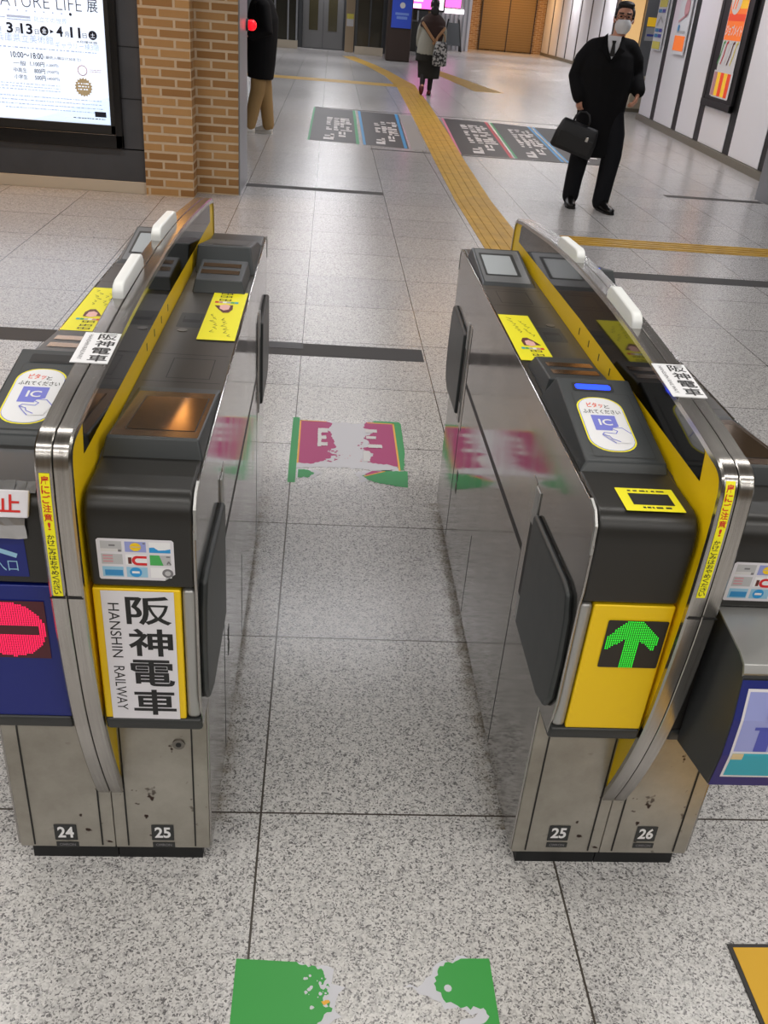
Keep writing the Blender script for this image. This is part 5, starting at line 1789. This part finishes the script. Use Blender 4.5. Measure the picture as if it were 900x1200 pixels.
sw.hexa([(0.08, -0.19, 0.82), (0.16, -0.19, 0.82), (0.16, -0.13, 0.82), (0.08, -0.13, 0.82)], [(-0.2, -0.16, 1.15), (0.22, -0.17, 1.15), (0.22, -0.1, 1.15), (-0.2, -0.1, 1.15)])
sw.build('shawl', 'shawl', wo, remesh=0.014, relax=3)
for (a, b, c) in (((-0.2, -0.155, 1.2), (-0.02, -0.2, 0.98), (0.12, -0.215, 0.84)), ((0.21, -0.16, 1.14), (0.09, -0.2, 0.98), (0.02, -0.2, 0.87))):
    MB().limb([a, b, c], [(0.025, 0.012)] * 3, 8).build('strap', 'strap_beige', wo, smooth=True)
hb = MB()
hb.ball((0.01, -0.02, 1.51), (0.085, 0.095, 0.095), 18, 12)
hb.ball((0.01, -0.08, 1.40), (0.08, 0.05, 0.09), 14, 10)
hb.build('hair', 'hair', wo, remesh=0.01)
shoe(wo, (0.03, -0.06, 0.0), (0.1, 1), 'boot_red', 0.24, sole='shoe_black')
MB().limb([(-0.128, -0.2, 0.17), (-0.135, -0.24, 0.12), (-0.13, -0.2, 0.05), (-0.125, -0.15, 0.035)], [(0.04, 0.04), (0.044, 0.05), (0.042, 0.034), (0.03, 0.02)], 12, 0, (1, 0, 0)).build('shoe', 'boot_red', wo, smooth=True)
hbag = thing('handbag', 'mottled grey shoulder bag on the back of the walking woman', 'bag', (wx + 0.15, wy - 0.29, 0.72), math.radians(4))
mb = MB()
rings = []
for (z, w, dpt) in ((-0.2, 0.10, 0.04), (-0.18, 0.13, 0.06), (0.0, 0.13, 0.065), (0.15, 0.105, 0.05), (0.2, 0.09, 0.03)):
    rings.append([(w * math.copysign(abs(math.cos(a)) ** 0.5, math.cos(a)), dpt * math.copysign(abs(math.sin(a)) ** 0.6, math.sin(a)), z) for a in [2 * math.pi * j / 20 for j in range(20)]])
mb.loft(rings)
mb.build('bag_body', 'bag_pattern', hbag, smooth=True)
MB().tube([(-0.08, 0, 0.18), (-0.06, 0.03, 0.3), (0.0, 0.05, 0.36), (0.06, 0.03, 0.3), (0.08, 0, 0.18)], 0.01, 8).build('handle', 'strap_beige', hbag, smooth=True)

# ---- the person behind the pillar, in profile
tx, ty = -0.80, 11.8
ta = thing('person', 'person in long black coat and tan trousers half hidden by the brick pillar', 'person', (tx, ty, 0))
Ft = Vector((-1, -0.25, 0)).normalized()
body = MB()
sd3, rot3 = head(body, (-0.03, 0, 1.60), Ft, 1.0)
body.limb([(0, 0, 1.38), (-0.01, 0, 1.45), (-0.02, 0, 1.54)], [0.055, 0.05, 0.05])
body.limb([(0, 0, 0.86), (0, 0, 1.05), (0, 0, 1.22), (0, 0, 1.36), (0, 0, 1.41)], [(0.11, 0.16), (0.11, 0.15), (0.12, 0.17), (0.1, 0.16), (0.06, 0.08)], 16)
body.limb([(0.02, -0.18, 1.33), (0.05, -0.22, 1.08), (-0.1, -0.2, 1.06)], [0.05, 0.04, 0.03])
body.limb([(0.0, 0.18, 1.33), (0.05, 0.22, 1.06), (-0.05, 0.22, 0.86)], [0.05, 0.04, 0.03])
hand(body, (-0.1, -0.2, 1.06), (-1, 0, -0.1), (0, 0.4, -1), 1, 0.9)
hand(body, (-0.05, 0.22, 0.86), (-0.2, 0, -1), (0, -1, 0), 1, 0.6)
body.limb([(0, 0.07, 0.88), (0.06, 0.06, 0.48), (0.1, 0.05, 0.1)], [0.08, 0.055, 0.036])
body.limb([(0, -0.07, 0.88), (-0.03, -0.08, 0.48), (-0.12, -0.1, 0.1)], [0.08, 0.055, 0.036])
body.build('body', 'skin', ta, remesh=0.007)
tr = MB()
tr.limb([(0, 0.05, 0.86), (0.05, 0.06, 0.48), (0.095, 0.05, 0.09)], [0.105, 0.085, 0.07])
tr.limb([(0, -0.06, 0.86), (-0.025, -0.08, 0.48), (-0.12, -0.1, 0.09)], [0.105, 0.085, 0.072])
tr.build('trousers', 'trouser_tan', ta, remesh=0.012)
cb = MB()
cb.limb([(0.0, 0, 0.60), (0.01, 0, 0.80), (0.02, 0, 1.05), (0.02, 0, 1.22), (0.01, 0, 1.36), (0, 0, 1.46)], [(0.15, 0.19), (0.165, 0.2), (0.175, 0.21), (0.18, 0.22), (0.14, 0.18), (0.075, 0.08)], 20, dome=False)
cb.limb([(0.03, -0.17, 1.34), (0.08, -0.22, 1.1), (-0.09, -0.2, 1.06)], [0.085, 0.08, 0.065])
cb.limb([(0.03, 0.17, 1.34), (0.07, 0.22, 1.08), (-0.04, 0.22, 0.9)], [0.085, 0.075, 0.062])
cb.build('coat', 'coat_black', ta, remesh=0.014, relax=3)
hb = MB()
hb.ball((0.0, 0, 1.645), (0.1, 0.083, 0.085), 16, 10)
hb.ball((0.04, 0, 1.6), (0.07, 0.08, 0.08), 16, 10)
hb.build('hair', 'hair', ta, remesh=0.01)
face_parts(ta, Vector((-0.03, 0, 1.612)), Ft, sd3)
shoe(ta, (0.14, 0.03, 0.0), (-0.75, 0.3), 'shoe_white', 0.27, sole='shoe_white')
shoe(ta, (-0.06, -0.1, 0.0), (-0.95, -0.35), 'shoe_white', 0.27, sole='shoe_white')
